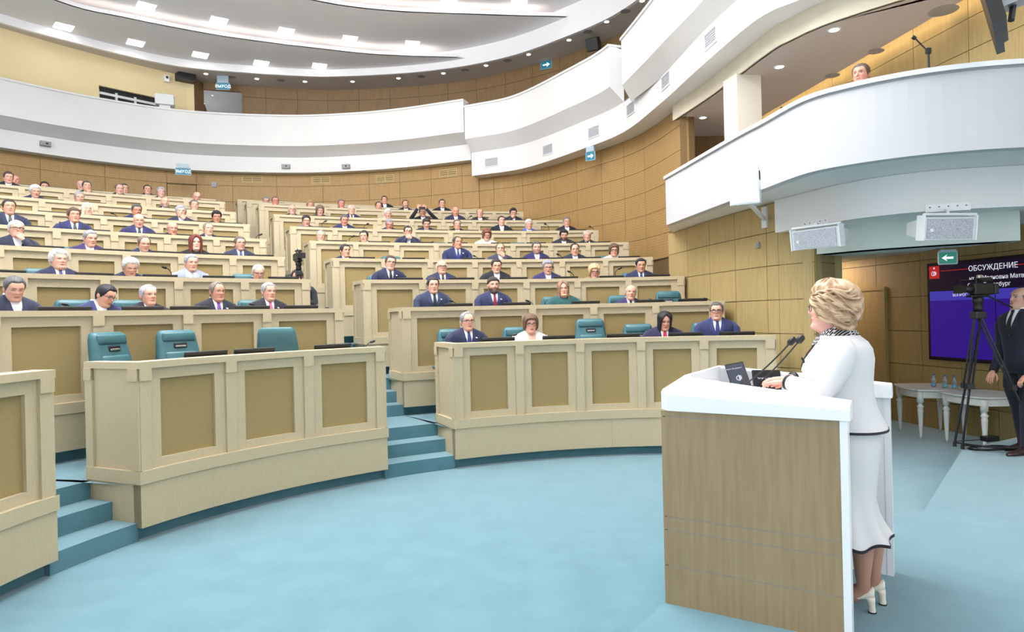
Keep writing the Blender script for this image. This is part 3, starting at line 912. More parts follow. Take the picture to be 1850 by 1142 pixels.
for c_, u, v, lab in ((WL, 387, 334, 'small grey switch plate on the back wall right of the door'), (wr, 1371, 443, 'small grey sensor on the plain veneer wall under the white loudspeaker')):
    s = c_.s_uv(u, v)
    p = c_.at(s)
    z = CAMZ + ab(u, v)[1] * p[1]
    w = 0.035 if c_ is wr else 0.07
    mb = arcbox(MB(), c_, s - w, s + w, -0.03, 0.0, z - w * 1.1, z + w * 1.1, 1)
    arcbox(mb, c_, s - w * .5, s + w * .5, -0.04, -0.03, z - w * .6, z + w * .6, 1)
    top('wall_sensor', mb, M_GREY, lab, 'wall sensor')

# ------------------------------------------------------------------ loudspeakers on the side balcony
M_GRILLE = mat('speaker_grille', (196, 198, 204), 0.5)
M_GRILLE2 = add_noise(mat('speaker_mesh', (190, 192, 198), 0.5), (150, 152, 160), (206, 208, 214), (1, 1, 1), 130, 1)
p = un_y(1350, 336, 7.35)
t = thing('white_loudspeaker', 'white box loudspeaker on a wall arm at the balcony edge', 'speaker', p - np.array([0, 0, 0.2]))
prof = [(-0.16, -0.13), (0.16, -0.13), (0.11, 0.13), (-0.11, 0.13)]
R = Matrix.Rotation(-0.62, 3, 'Z') @ Matrix.Rotation(0.1, 3, 'X')
def rot_pts(pts, R, c):
    return [tuple(np.array(R @ Vector(q)) + c) for q in pts]
mb = MB().hexa(rot_pts([(x, y, -0.205) for x, y in prof] + [(x, y, 0.205) for x, y in prof], R, p))
obj('cabinet', mb, M_GLOSSW, t)
obj('grille', MB().hexa(rot_pts([(-0.15, -0.14, -0.19), (0.15, -0.14, -0.19), (0.15, -0.128, -0.19), (-0.15, -0.128, -0.19), (-0.15, -0.14, 0.19), (0.15, -0.14, 0.19), (0.15, -0.128, 0.19), (-0.15, -0.128, 0.19)], R, p)), M_GLOSSW, t)
fr = MB()
for a, b, c_, d_ in ((-.05, .05, .10, .115), (-.05, .05, .02, .035), (-.05, -.035, .035, .10), (.035, .05, .035, .10)):
    q = []
    for z in (c_, d_):
        for e, y in ((0.0, a), (0.008, a), (0.008, b), (0.0, b)):
            xx = 0.135 - 0.05 * (y / 0.26) + e
            q.append((xx, y, z + 0.03))
    fr.hexa(rot_pts(q, R, p))
obj('connector_frame', fr, M_BLACK, t)
wp = wr.at(wr.s_uv(1383, 385))
zpl = 3.0
obj('wall_plate', arcbox(MB(), wr, wr.s_uv(1383, 385) - 0.05, wr.s_uv(1383, 385) + 0.05, -0.03, 0.0, zpl - 0.16, zpl + 0.12, 1), M_OFFW, t)
el = p + np.array([0, 0, -0.30])
obj('arm', MB().tube([(wp[0] - 0.02, wp[1], zpl - 0.04), (el[0], el[1], zpl - 0.04)], 0.028, 8).tube([(el[0], el[1], zpl - 0.065), (el[0], el[1], p[2] - 0.19)], 0.028, 8), M_OFFW, t)
def line_array(u, v, Y, face, label, w=0.55, h=0.22):
    p = un_y(u, v, Y)
    t = thing('line_loudspeaker', label, 'speaker', p - np.array([0, 0, h / 2]), group='flown line loudspeakers')
    R = Matrix.Rotation(face, 3, 'Z') @ Matrix.Rotation(0.12, 3, 'X')
    pr = [(-w / 2, -0.02), (w / 2, -0.02), (w / 2 - 0.06, 0.3), (-w / 2 + 0.06, 0.3)]
    mb = MB().hexa(rot_pts([(x, y, -h / 2 + 0.05 * (y > 0)) for x, y in pr] + [(x, y, h / 2 - 0.05 * (y > 0)) for x, y in pr], R, p))
    obj('cabinet', mb, M_OFFW, t)
    g = obj('grille', MB().hexa(rot_pts([(x, y, z) for z in (-h / 2 + 0.012, h / 2 - 0.012) for x, y in ((-w / 2 + 0.03, -0.03), (w / 2 - 0.03, -0.03), (w / 2 - 0.03, -0.018), (-w / 2 + 0.03, -0.018))], R, p)), M_GRILLE2, t)
    obj('badge', MB().hexa(rot_pts([(x, y, z) for z in (-0.03, 0.0) for x, y in ((-w / 2 + 0.06, -0.033), (-w / 2 + 0.09, -0.033), (-w / 2 + 0.09, -0.03), (-w / 2 + 0.06, -0.03))], R, p)), M_GLOSSW, g)
    for sx in (-1, 1):
        obj('rigging_plate', MB().hexa(rot_pts([(sx * (w / 2 + 0.001 + e), y, z) for z in (-h / 2 - 0.005, h / 2 + 0.02) for e, y in ((0, -0.035), (0.012, -0.035), (0.012, 0.07), (0, 0.07))], R, p)), M_GLOSSW, t)
    obj('top_bar', MB().tube(rot_pts([(-w / 2, 0.0, h / 2 + 0.03), (w / 2 + 0.02, 0.0, h / 2 + 0.03)], R, p), 0.012, 6), M_GLOSSW, t)
    q = T2.at(T2.s_uv(u, v - 20), 0.06)
    obj('hanger', MB().tube([p + np.array([0, 0, h / 2 + 0.02]), (p[0], p[1], 2.70)], 0.015, 6).tube([(p[0], p[1], 2.70), (q[0], q[1], 2.735)], 0.02, 6), M_OFFW, t)
    s = T2.s_uv(u, v - 20)
    hp = obj('mounting_plate', arcbox(arcbox(MB(), T2, s - 0.2, s + 0.2, -0.012, 0.0, 2.735, 2.80, 3), T2, s - 0.2, s + 0.2, -0.012, 0.25, 2.722, 2.735, 3), M_GLOSSW, t)
    for i in range(5):
        a = T2.at(s - 0.16 + 0.08 * i, -0.016)
        obj('bolt', MB().box((a[0], a[1], 2.77), (0.012, 0.012, 0.012)), M_GREY, hp)
line_array(1474, 431, 7.4, -0.95, 'white line loudspeaker hung nearest the veneer pier')
line_array(1713, 413, 6.55, 0.12, 'white line loudspeaker hung above the wall screen')

# ------------------------------------------------------------------ wall screen
s0 = pw.s_uv(1690, 560)
P0 = pw.at(s0, -0.10)
xd = np.array([pw.at(s0 + 1.0)[0] - pw.at(s0)[0], pw.at(s0 + 1.0)[1] - pw.at(s0)[1]])
xd = np.array([*(xd / np.linalg.norm(xd)), 0.0])
nd_ = np.array([xd[1], -xd[0], 0.0])
if nd_[0] > 0: nd_ = -nd_
W_, H_, ZB = 2.12, 1.30, 1.025
t = thing('wall_screen', 'large wall screen with white title lettering on dark blue', 'screen', (P0[0], P0[1], ZB))
def sq(x0, x1, z0, z1, off, th=0.004):
    mb = MB()
    q = []
    for z in (z0, z1):
        for x, o in ((x0, 0), (x1, 0), (x1, th), (x0, th)):
            q.append(np.array([P0[0], P0[1], ZB]) + xd * x + nd_ * (off - o) + np.array([0, 0, z]))
    return mb.hexa(q)
def em(name, rgb, s=1.0):
    return mat(name, tuple(int(c * 0.15) for c in rgb), 0.3, emit=rgb, strength=s)
obj('bezel', sq(-0.025, W_ + 0.025, -0.03, H_ + 0.03, 0.0, 0.06), M_BLACK, t)
obj('display_background', sq(0, W_, 0, H_, 0.003), em('screen_navy', (22, 14, 40), 0.9), t)
obj('display_band', sq(0.02, 1.035, 0.80, 0.93, 0.006), em('screen_band', (74, 66, 196), 0.9), t)
obj('display_band', sq(1.05, 2.08, 0.80, 0.93, 0.006), em('screen_band', (74, 66, 196), 0.9), t)
obj('display_field', sq(0.02, 1.035, 0.02, 0.80, 0.006), em('screen_violet', (56, 26, 156), 0.85), t)
obj('display_field', sq(1.05, 2.08, 0.02, 0.80, 0.006), em('screen_violet', (56, 26, 156), 0.85), t)
obj('logo_square', sq(0.02, 0.19, 1.11, 1.285, 0.006), em('screen_red', (214, 40, 44), 0.9), t)
obj('red_rule', sq(0.22, pw.s_uv(1765, 500) - s0, 1.205, 1.213, 0.006), em('screen_red', (214, 40, 44), 0.9), t)
obj('red_rule', sq(pw.s_uv(1848, 500) - s0, 1.9, 1.205, 1.213, 0.006), em('screen_red', (214, 40, 44), 0.9), t)
M_TXT = em('screen_text', (238, 240, 255), 1.1)
def stext(txt, size, x, z, align='CENTER', nm='lettering'):
    place_text(nm, txt, size, np.array([P0[0], P0[1], ZB + z]) + xd * x + nd_ * 0.009, xd, (0, 0, 1), M_TXT, t, align)
XU = lambda u: pw.s_uv(u, 500) - s0
stext('ОБСУЖДЕНИЕ', 0.098, XU(1806), 1.205)
stext('Ивановна Матви', 0.076, XU(1788), 1.075, 'LEFT')
stext('нт', 0.076, XU(1768), 1.075, 'CENTER')
stext('Санкт-Петербург', 0.074, XU(1839), 0.985, 'RIGHT')
stext('ВОПРОС', 0.055, XU(1746), 0.868)
stext('С', 0.085, 0.085, 1.175, 'CENTER', 'emblem_letter')
stext('Ф', 0.085, 0.12, 1.175, 'CENTER', 'emblem_letter')
obj('emblem_dot', sq(0.095, 0.115, 1.245, 1.268, 0.009), M_TXT, t)

# hanging flat screen seen from behind, top right
p = un_y(1792, 22, 5.4)
t = thing('hanging_screen', 'black hanging flat screen seen from behind at the top right', 'screen', p - np.array([0, 0, 0.3]))
R = Matrix.Rotation(math.radians(52), 3, 'Z') @ Matrix.Rotation(math.radians(-12), 3, 'X')
def lp(x, y, z): return tuple(np.array(R @ Vector((x, y, z))) + p)
hb = MB()
hb.hexa([lp(x, y, z) for z in (-0.2, 0.6) for x, y in ((-0.28, -0.03), (0.5, -0.03), (0.5, 0.03), (-0.28, 0.03))])
obj('case', hb, M_BLACK, t)
obj('back_cover', MB().hexa([lp(x, y, z) for z in (-0.14, 0.5) for x, y in ((-0.2, -0.07), (0.42, -0.07), (0.45, -0.028), (-0.24, -0.028))]), M_BLACK, t)
obj('rating_label', MB().hexa([lp(x, y, z) for z in (0.06, 0.12) for x, y in ((-0.14, -0.074), (-0.11, -0.074), (-0.11, -0.069), (-0.14, -0.069))]), mat('yellow_label', (214, 214, 40), 0.5), t)
obj('bracket', MB().hexa([lp(x, y, z) for z in (0.0, 0.5) for x, y in ((-0.02, -0.22), (0.14, -0.22), (0.14, -0.07), (-0.02, -0.07))]), mat('bracket_grey', (170, 172, 176), 0.4, 0.4), t)
obj('bracket_arm', MB().tube([lp(0.06, -0.14, 0.0), lp(0.02, -0.1, -0.12)], 0.025, 6).tube([lp(0.06, -0.16, 0.4), lp(0.06, -0.16, 3.0)], 0.035, 8), M_DARK, t)

# ------------------------------------------------------------------ lectern
LN, LD = np.array([0.536, 0.844]), np.array([0.844, -0.536])
LA_ = np.array([0.81, 3.58])
def L2(d, n): return LA_ + LD * d + LN * n          # d: towards the speaker, n: across
LW, LLEN, LFAR = 1.06, 0.885, 1.01
t = thing('lectern', 'white-topped wooden speaker lectern on the stage', 'lectern', (*L2(0.4, 0.5), SZ))
def lbox(mb, d0, d1, n0, n1, z0, z1, z0b=None, z1b=None):
    q = [L2(d0, n0), L2(d1, n0), L2(d1, n1), L2(d0, n1)]
    zt = [z1, z1 if z1b is None else z1b, z1 if z1b is None else z1b, z1]
    return mb.hexa([(*p, z0) for p in q] + [(*p, z) for p, z in zip(q, zt)])
zb = [SZ, 0.388, 0.579, 0.65, 1.19, 1.223]
for side, n0, n1, ll in (('near', 0.0, 0.02, LLEN), ('far', LW - 0.02, LW, LFAR)):
    for i in range(5):
        obj('wood_board', lbox(MB(), 0.0, ll - 0.035, n0, n1, zb[i] + (0.0025 if i else 0), zb[i + 1] - 0.0025), M_OAK, t)
    obj('metal_inlay', lbox(MB(), 0.001, ll - 0.036, n0 + 0.002, n1 - 0.002, SZ, 1.223), mat('grey_inlay', (150, 146, 138), 0.5), t)
    a, b = (0.018, 0.07) if side == 'near' else (LW - 0.07, LW - 0.018)
    obj('side_wall', lbox(MB(), 0.02, ll - 0.03, a, b, SZ, 1.223), M_GLOSSW, t)
    a, b = (-0.004, 0.074) if side == 'near' else (LW - 0.074, LW + 0.004)
    obj('end_post', lbox(MB(), ll - 0.034, ll, a, b, SZ, 1.26), M_GLOSSW, t)
for i in range(5):
    obj('wood_board', lbox(MB(), -0.02, 0.0, 0.0, LW, zb[i] + (0.0025 if i else 0), zb[i + 1] - 0.0025), M_OAK, t)
obj('front_wall', lbox(MB(), 0.0, 0.03, 0.02, LW - 0.02, SZ, 1.223), M_GLOSSW, t)
# white hood: outer rim, sloping top, inner ridge
def hood():
    prof = []
    near_o = [(LLEN + 0.012, -0.012), (-0.03, -0.012)]
    path_o = [L2(LLEN + 0.012, -0.012), L2(0.02, -0.012), L2(-0.035, 0.05), L2(-0.035, LW - 0.05), L2(0.02, LW + 0.012), L2(LFAR + 0.012, LW + 0.012)]
    path_i = [L2(LLEN + 0.012, 0.10), L2(0.12, 0.155), L2(0.075, 0.21), L2(0.075, LW - 0.21), L2(0.12, LW - 0.155), L2(LFAR + 0.012, LW - 0.10)]
    zo = [1.292, 1.33, 1.335, 1.335, 1.33, 1.292]
    zi = [1.31, 1.392, 1.40, 1.40, 1.392, 1.31]
    rings = []
    for po, pi_, a, b in zip(path_o, path_i, zo, zi):
        c = np.array([*po, 0]); i = np.array([*pi_, 0])
        v = i - c
        rings.append([np.array([*po, 1.223]), c + np.array([0, 0, a - 0.02]), c + v * 0.06 + [0, 0, a - 0.004], c + v * 0.16 + [0, 0, a + 0.004],
                      c + v * 0.85 + [0, 0, b], c + v * 0.97 + [0, 0, b - 0.004], i + np.array([0, 0, b - 0.016]), np.array([*pi_, 1.223])])
    m = MB()
    m.loft(rings, True, True)
    return m
obj('white_hood', hood(), M_GLOSSW, t)
obj('reading_desk', lbox(MB(), 0.05, LLEN - 0.06, 0.08, LW - 0.08, 1.24, 1.262), M_GLOSSW, t)
obj('inner_shelf', lbox(MB(), 0.05, LLEN - 0.1, 0.06, LW - 0.06, 0.95, 0.97), M_GLOSSW, t)

def slab(mb, tl, tr, br, bl, th):
    tl, tr, br, bl = map(np.array, (tl, tr, br, bl))
    nv = np.cross(tr - tl, bl - tl)
    nv = nv / np.linalg.norm(nv) * th
    return mb.hexa([bl, br, br + nv, bl + nv, tl, tr, tr + nv, tl + nv])
# laptop-like monitor and tablet on the lectern
def tilted_screen(name, label, tl, tr, br, bl, cat, lit, th=0.012):
    tl, tr, br, bl = map(np.array, (tl, tr, br, bl))
    t = thing(name, label, cat, (bl + br) / 2)
    obj('case', slab(MB(), tl, tr, br, bl, th), M_BLACK, t)
    ux, uy = (tr - tl), (bl - tl)
    nv = np.cross(ux, uy); nv = nv / np.linalg.norm(nv)
    if np.dot(nv, np.array([0, 0, 1.75]) - tl) < 0: nv = -nv
    o = nv * 0.002
    g = lambda a, b: tl + ux * a + uy * b + o
    obj('display', slab(MB(), g(.05, .07), g(.95, .07), g(.95, .93), g(.05, .93), 0.001), lit, t)
    return t, g, ux, uy, nv
lm = em('lectern_display', (92, 100, 128), 0.55)
tl, tr, br, bl = un_y(1309, 659, 4.20), un_y(1342, 653, 4.18), un_y(1359, 700, 4.06), un_y(1322, 701, 4.10)
t1, g, ux, uy, nv = tilted_screen('lectern_monitor', 'tilted slim monitor with a pale emblem on the lectern', tl, tr, br, bl, 'monitor', lm)
place_text('emblem', 'Ф', 0.055, g(0.55, 0.68) + nv * 0.001, ux, -uy, M_TXT, t1)
place_text('lettering', 'Совет Федерации', 0.011, g(0.42, 0.24) + nv * 0.001, ux, -uy, M_TXT, t1)
obj('stand', MB().box((bl + br) / 2 + np.array([0, 0.03, -0.005]), (0.14, 0.1, 0.02), 0.3), M_BLACK, t1)
dm_ = em('tablet_display', (26, 28, 36), 0.8)
tl, tr, br, bl = un_y(1359, 668.5, 4.10), un_y(1409, 668.5, 4.14), un_y(1413, 699, 4.04), un_y(1363, 700, 4.0)
t1, g, ux, uy, nv = tilted_screen('clock_tablet', 'small dark tablet showing the date and time on the lectern', tl, tr, br, bl, 'tablet', dm_)
place_text('lettering', '24 мая, пятница', 0.019, g(0.52, 0.50) + nv * 0.001, ux, -uy, M_TXT, t1)
place_text('lettering', '13:34', 0.026, g(0.54, 0.74) + nv * 0.001, ux, -uy, M_TXT, t1)
obj('stand', MB().box((bl + br) / 2 + np.array([0, 0.03, -0.005]), (0.14, 0.1, 0.02), 0.1), M_BLACK, t1)
tl, tr, br, bl = un_y(1412, 674, 4.22), un_y(1436, 675, 4.24), un_y(1436, 690, 4.2), un_y(1412, 690, 4.18)
t1, g, ux, uy, nv = tilted_screen('name_card', 'small white card standing right of the tablet', tl, tr, br, bl, 'card', mat('card_white', (244, 244, 240), 0.7), 0.003)
t1.children[0].data.materials[0] = M_GLOSSW
place_text('lettering', 'Выступающий', 0.010, g(0.5, 0.3) + nv * 0.001, ux, -uy, M_BLACK, t1)
pc = L2(0.42, 0.42)
mb = MB()
for i in range(3):
    mb.box((pc[0] + 0.01 * i, pc[1] - 0.008 * i, 1.2635 + 0.0025 * i), (0.21, 0.297, 0.002), 1.0 + 0.08 * i)
top('paper_sheets', mb, mat('paper', (246, 245, 240), 0.8), 'white paper sheets under the speaker\'s hands', 'paper')
q0, q1 = un_y(1375, 696, 3.86), un_y(1389, 701, 3.80)
top('pen', MB().tube([(q0[0], q0[1], 1.275), (q1[0], q1[1], 1.277)], 0.004, 6), M_BLACK, 'dark pen lying on the lectern papers', 'pen')
# two gooseneck microphones
for (u0, v0, u1, v1, dy, lab) in ((1329, 692, 1432, 615, 0.0, 'left'), (1356, 694, 1447, 612, 0.06, 'right')):
    a, b = un_y(u0, v0, 4.02 + dy), un_y(u1, v1, 3.86 + dy)
    a[2] = 1.262
    t = thing('gooseneck_microphone', '%s of the two thin black microphones rising from the lectern' % lab, 'microphone', a, group='lectern microphones')
    mid = [a + (b - a) * f + np.array([0, 0, -0.018 * math.sin(math.pi * f)]) for f in np.linspace(0, 0.93, 10)]
    obj('base', MB().lathe([(0.022, 0), (0.022, 0.012), (0.008, 0.018)], a, 12), M_BLACK, t)
    obj('stem', MB().tube(mid, 0.0045, 8), M_BLACK, t)
    dv = (b - mid[-2]) / np.linalg.norm(b - mid[-2])
    obj('foam_head', MB().tube([mid[-1], mid[-1] + dv * 0.012, mid[-1] + dv * 0.045, mid[-1] + dv * 0.056], [0.010, 0.019, 0.019, 0.008], 12), M_BLACK, t, True)

# ------------------------------------------------------------------ white side tables with bottles
M_TABLE = mat('white_lacquered_wood', (226, 228, 222), 0.4)
def side_table(cx, cy, rz, label, h=0.66, w=0.92, d=0.62):
    t = thing('side_table', label, 'table', (cx, cy, 0), rz, 'white side tables')
    def loc(mb, nm, sm=False, par=None): return link(nm, mb.mesh(nm, (0, 0, 0), sm), M_TABLE, par or t)
    pts = []
    for a0, (x0, y0), (x1, y1), bow in ((0, (-w / 2, -d / 2), (w / 2, -d / 2), (0, -0.07)), (1, (w / 2, -d / 2), (w / 2, d / 2), (0.05, 0)), (2, (w / 2, d / 2), (-w / 2, d / 2), (0, 0.07)), (3, (-w / 2, d / 2), (-w / 2, -d / 2), (-0.05, 0))):
        for f in np.linspace(0, 1, 8, endpoint=False):
            k = 4 * f * (1 - f)
            pts.append((x0 + (x1 - x0) * f + bow[0] * k, y0 + (y1 - y0) * f + bow[1] * k))
    ins = [(x * 0.93, y * 0.92) for x, y in pts]
    m = MB()
    m.loft([[(x, y, h - 0.028) for x, y in ins], [(x, y, h - 0.014) for x, y in pts], [(x, y, h) for x, y in [(a * .995, b * .995) for a, b in pts]]], True, True)
    loc(m, 'table_top')
    m = MB()
    m.loft([[(x * 0.9, y * 0.9, h - 0.11) for x, y in pts], [(x * 0.9, y * 0.9, h - 0.027) for x, y in pts]], True, True)
    loc(m, 'apron')
    for sx in (-1, 1):
        for sy in (-1, 1):
            m = MB()
            m.lathe([(0.014, 0.0), (0.014, 0.03), (0.019, 0.035), (0.017, 0.05), (0.034, 0.36), (0.036, 0.40), (0.026, 0.405), (0.042, 0.43), (0.042, 0.44), (0.024, 0.465), (0.026, 0.485), (0.040, 0.49), (0.042, h - 0.03)], (sx * (w / 2 - 0.06), sy * (d / 2 - 0.05), 0), 16)
            loc(m, 'leg', True)
    return t
side_table(5.66, 9.03, math.radians(80), 'white side table with fluted legs holding three water bottles', 0.66, 0.80, 0.62)
side_table(5.80, 8.20, math.radians(96), 'white side table with fluted legs behind the camera tripod', 0.66, 0.72, 0.62)
M_PET = mat('clear_bottle', (205, 225, 235), 0.1, trans=0.85)
M_CAP = mat('blue_cap', (40, 110, 170), 0.5)
for i, (u, v, lab) in enumerate(((1711, 700, 'left'), (1722, 701, 'middle'), (1730, 701, 'right'))):
    a, b = ab(u, v)
    p = un_z(u, v - 1, 0.66)
    p = np.array([5.66 + 0.055 * i, 8.95 - 0.10 * i - (0.05 if i else 0), 0.66])
    t = thing('water_bottle', '%s of three small water bottles on the white side table' % lab, 'bottle', p, group='water bottles')
    obj('bottle', MB().lathe([(0.026, 0), (0.029, 0.01), (0.029, 0.055), (0.027, 0.06), (0.029, 0.065), (0.029, 0.10), (0.02, 0.13), (0.012, 0.15), (0.012, 0.16)], p, 14), M_PET, t, True)
    obj('label_band', MB().lathe([(0.0295, 0.02), (0.0297, 0.022), (0.0297, 0.05), (0.0295, 0.052)], p, 14), mat('blue_label', (90, 170, 200), 0.5), t, True)
    obj('cap', MB().lathe([(0.014, 0.158), (0.014, 0.176), (0.004, 0.178)], p, 12), M_CAP, t)

# ------------------------------------------------------------------ television camera on tripod (right) and a second one in the aisle
def tv_camera(base, feet, head_z, face, scale, label, tlabel, spread=True):
    """face: direction (radians) the lens points in plan"""
    base = np.array(base, float)
    s = scale
    hz = base[2] + head_z
    t = thing('camera_tripod', tlabel, 'tripod', base)
    apex = np.array([base[0], base[1], hz - 0.30 * s])
    obj('tripod_crown', MB().bevbox(apex, (0.16 * s, 0.12 * s, 0.10 * s), 0.015 * s, face), M_DARK, t)
    for i, f in enumerate(feet):
        f = np.array(f, float)
        d = f - apex
        side = np.cross(d / np.linalg.norm(d), [0, 0, 1.0]); side /= np.linalg.norm(side)
        knee = apex + d * 0.52
        m = MB()
        for sg in (-1, 1):
            m.tube([apex + side * sg * 0.045 * s, knee + side * sg * 0.032 * s], 0.014 * s, 6)
        m.box(knee, (0.10 * s, 0.06 * s, 0.07 * s), math.atan2(side[1], side[0]))
        m.tube([knee + side * 0.0, f + np.array([0, 0, 0.05 * s])], 0.017 * s, 6)
        lg = obj('leg', m, M_DARK, t)
        obj('foot', MB().tube([f + np.array([0, 0, 0.07 * s]), f + np.array([0, 0, 0.004])], [0.022 * s, 0.03 * s], 6), M_BLACK, lg)
    m = MB()
    c0 = np.array([base[0], base[1], base[2] + 0.12 * s])
    for f in feet:
        m.tube([c0, np.array(f, float) + np.array([0, 0, 0.06 * s])], 0.013 * s, 6)
    obj('spreader', m, M_BLACK, t)
    obj('fluid_head', MB().lathe([(0.055 * s, -0.25 * s), (0.06 * s, -0.2 * s), (0.05 * s, -0.15 * s), (0.065 * s, -0.13 * s), (0.065 * s, -0.07 * s), (0.05 * s, -0.06 * s)], (base[0], base[1], hz), 14), M_BLACK, t, True)
    obj('head_plate', MB().bevbox((base[0], base[1], hz - 0.045 * s), (0.28 * s, 0.11 * s, 0.03 * s), 0.01, face), M_BLACK, t)
    F = np.array([math.cos(face), math.sin(face), 0]); S = np.array([-F[1], F[0], 0]); U = np.array([0, 0, 1.0])
    back = np.array([base[0], base[1], hz - 0.05 * s])
    obj('pan_bar', MB().tube([back - F * 0.1 * s + S * 0.06 * s, back - F * 0.42 * s + S * 0.10 * s - U * 0.16 * s], 0.011 * s, 6), M_BLACK, t)
    c = thing('television_camera', label, 'camera', (base[0], base[1], hz - 0.03 * s))
    O = np.array([base[0], base[1], hz + 0.05 * s])
    obj('camera_body', MB().bevbox(O - F * 0.06 * s, (0.30 * s, 0.11 * s, 0.16 * s), 0.018 * s, face), M_BLACK, c)
    obj('lens', MB().tube([O + F * 0.08 * s, O + F * 0.12 * s, O + F * 0.13 * s, O + F * 0.22 * s], [0.045 * s, 0.045 * s, 0.05 * s, 0.05 * s], 14), M_BLACK, c, True)
    hq = [O + F * (0.22 if i % 2 == 0 else 0.30) * s for i in range(2)]
    hood_ = MB()
    for w, h, x in ((0.10, 0.085, 0.215),):
        q0_ = [O + F * x * s + S * sx * w / 2 * s + U * sz * h / 2 * s for sx, sz in ((-1, -1), (1, -1), (1, 1), (-1, 1))]
        q1_ = [O + F * (x + 0.09) * s + S * sx * w * 0.68 * s + U * sz * h * 0.68 * s for sx, sz in ((-1, -1), (1, -1), (1, 1), (-1, 1))]
        hood_.loft([q0_, q1_], True, True)
    obj('lens_hood', hood_, M_BLACK, c)
    obj('top_handle', MB().tube([O + F * 0.02 * s + U * 0.07 * s, O + F * 0.02 * s + U * 0.12 * s, O - F * 0.14 * s + U * 0.13 * s, O - F * 0.15 * s + U * 0.07 * s], 0.014 * s, 6), M_BLACK, c)
    obj('viewfinder', MB().tube([O + U * 0.12 * s + S * 0.05 * s, O + U * 0.12 * s - F * 0.14 * s + S * 0.06 * s], [0.028 * s, 0.034 * s], 8), M_BLACK, c)
    obj('shotgun_microphone', MB().tube([O + U * 0.115 * s - S * 0.06 * s - F * 0.02 * s, O + U * 0.12 * s - S * 0.06 * s + F * 0.2 * s], 0.014 * s, 8), M_BLACK, c)
    obj('battery', MB().bevbox(O - F * 0.245 * s, (0.07 * s, 0.10 * s, 0.14 * s), 0.012 * s, face), M_DARK, c)
    obj('lamp_head', MB().bevbox(O - F * 0.02 * s + U * 0.165 * s + S * 0.01, (0.06 * s, 0.05 * s, 0.05 * s), 0.008 * s, face), M_CHROME, c)
    return t
tb = un_z(1795, 822, SZ)
tb = np.array([un_y(1768, 600, 6.95)[0], 6.95, SZ])
f1, f2, f3 = un_z(1737, 812, SZ), un_z(1856, 800, SZ), un_z(1792, 842, SZ)
tv_camera(tb, [un_z(1739, 812, SZ), (tb[0] + 0.62, tb[1] - 0.05, SZ), (tb[0] + 0.02, tb[1] + 0.45, SZ)], 1.70, math.radians(188), 0.78, 'black television camera on the tripod in front of the wall screen', 'tall black camera tripod in front of the wall screen')
# cables on the stage by the tripod
rnd = random.Random(4)
cp = un_z(1790, 812, SZ + 0.01)
pts = []
for i in range(60):
    a = i * 0.42
    r = 0.10 + 0.05 * math.sin(i * 0.37)
    pts.append((cp[0] + 1.9 * r * math.cos(a) + 0.003 * i, cp[1] + r * math.sin(a), SZ + 0.008 + 0.0006 * i))
pts += [(cp[0] + 0.35, cp[1] - 0.05, SZ + 0.01), (cp[0] + 0.8, cp[1] - 0.12, SZ + 0.01)]
top('camera_cable', MB().tube(pts, 0.006, 6), M_BLACK, 'coiled black cable on the stage at the tripod feet', 'cable')
pb = un_z(1788, 797, SZ)
tp_ = thing('power_supply', 'small black power box on the stage behind the tripod', 'power supply', pb)
obj('case', MB().bevbox(pb + np.array([0, 0, 0.03]), (0.17, 0.10, 0.06), 0.01, 0.2), M_BLACK, tp_)
obj('cord', MB().tube([pb + np.array([-0.08, 0, 0.02]), pb + np.array([-0.2, 0.03, 0.008]), pb + np.array([-0.4, 0.0, 0.006])], 0.005, 6), M_BLACK, tp_)
# aisle camera
ab_ = un_y(540, 500, 10.15)
bz = FLZ[2]
tv_camera((ab_[0], ab_[1], bz), [(ab_[0] - 0.13, ab_[1] - 0.05, bz), (ab_[0] + 0.14, ab_[1] - 0.05, bz), (ab_[0], ab_[1] + 0.15, bz)], CAMZ + ab(543, 468)[1] * 10.15 - bz, math.radians(-58), 0.72, 'black television camera standing in the aisle between the desk blocks', 'narrow black camera tripod standing in the aisle stairs')

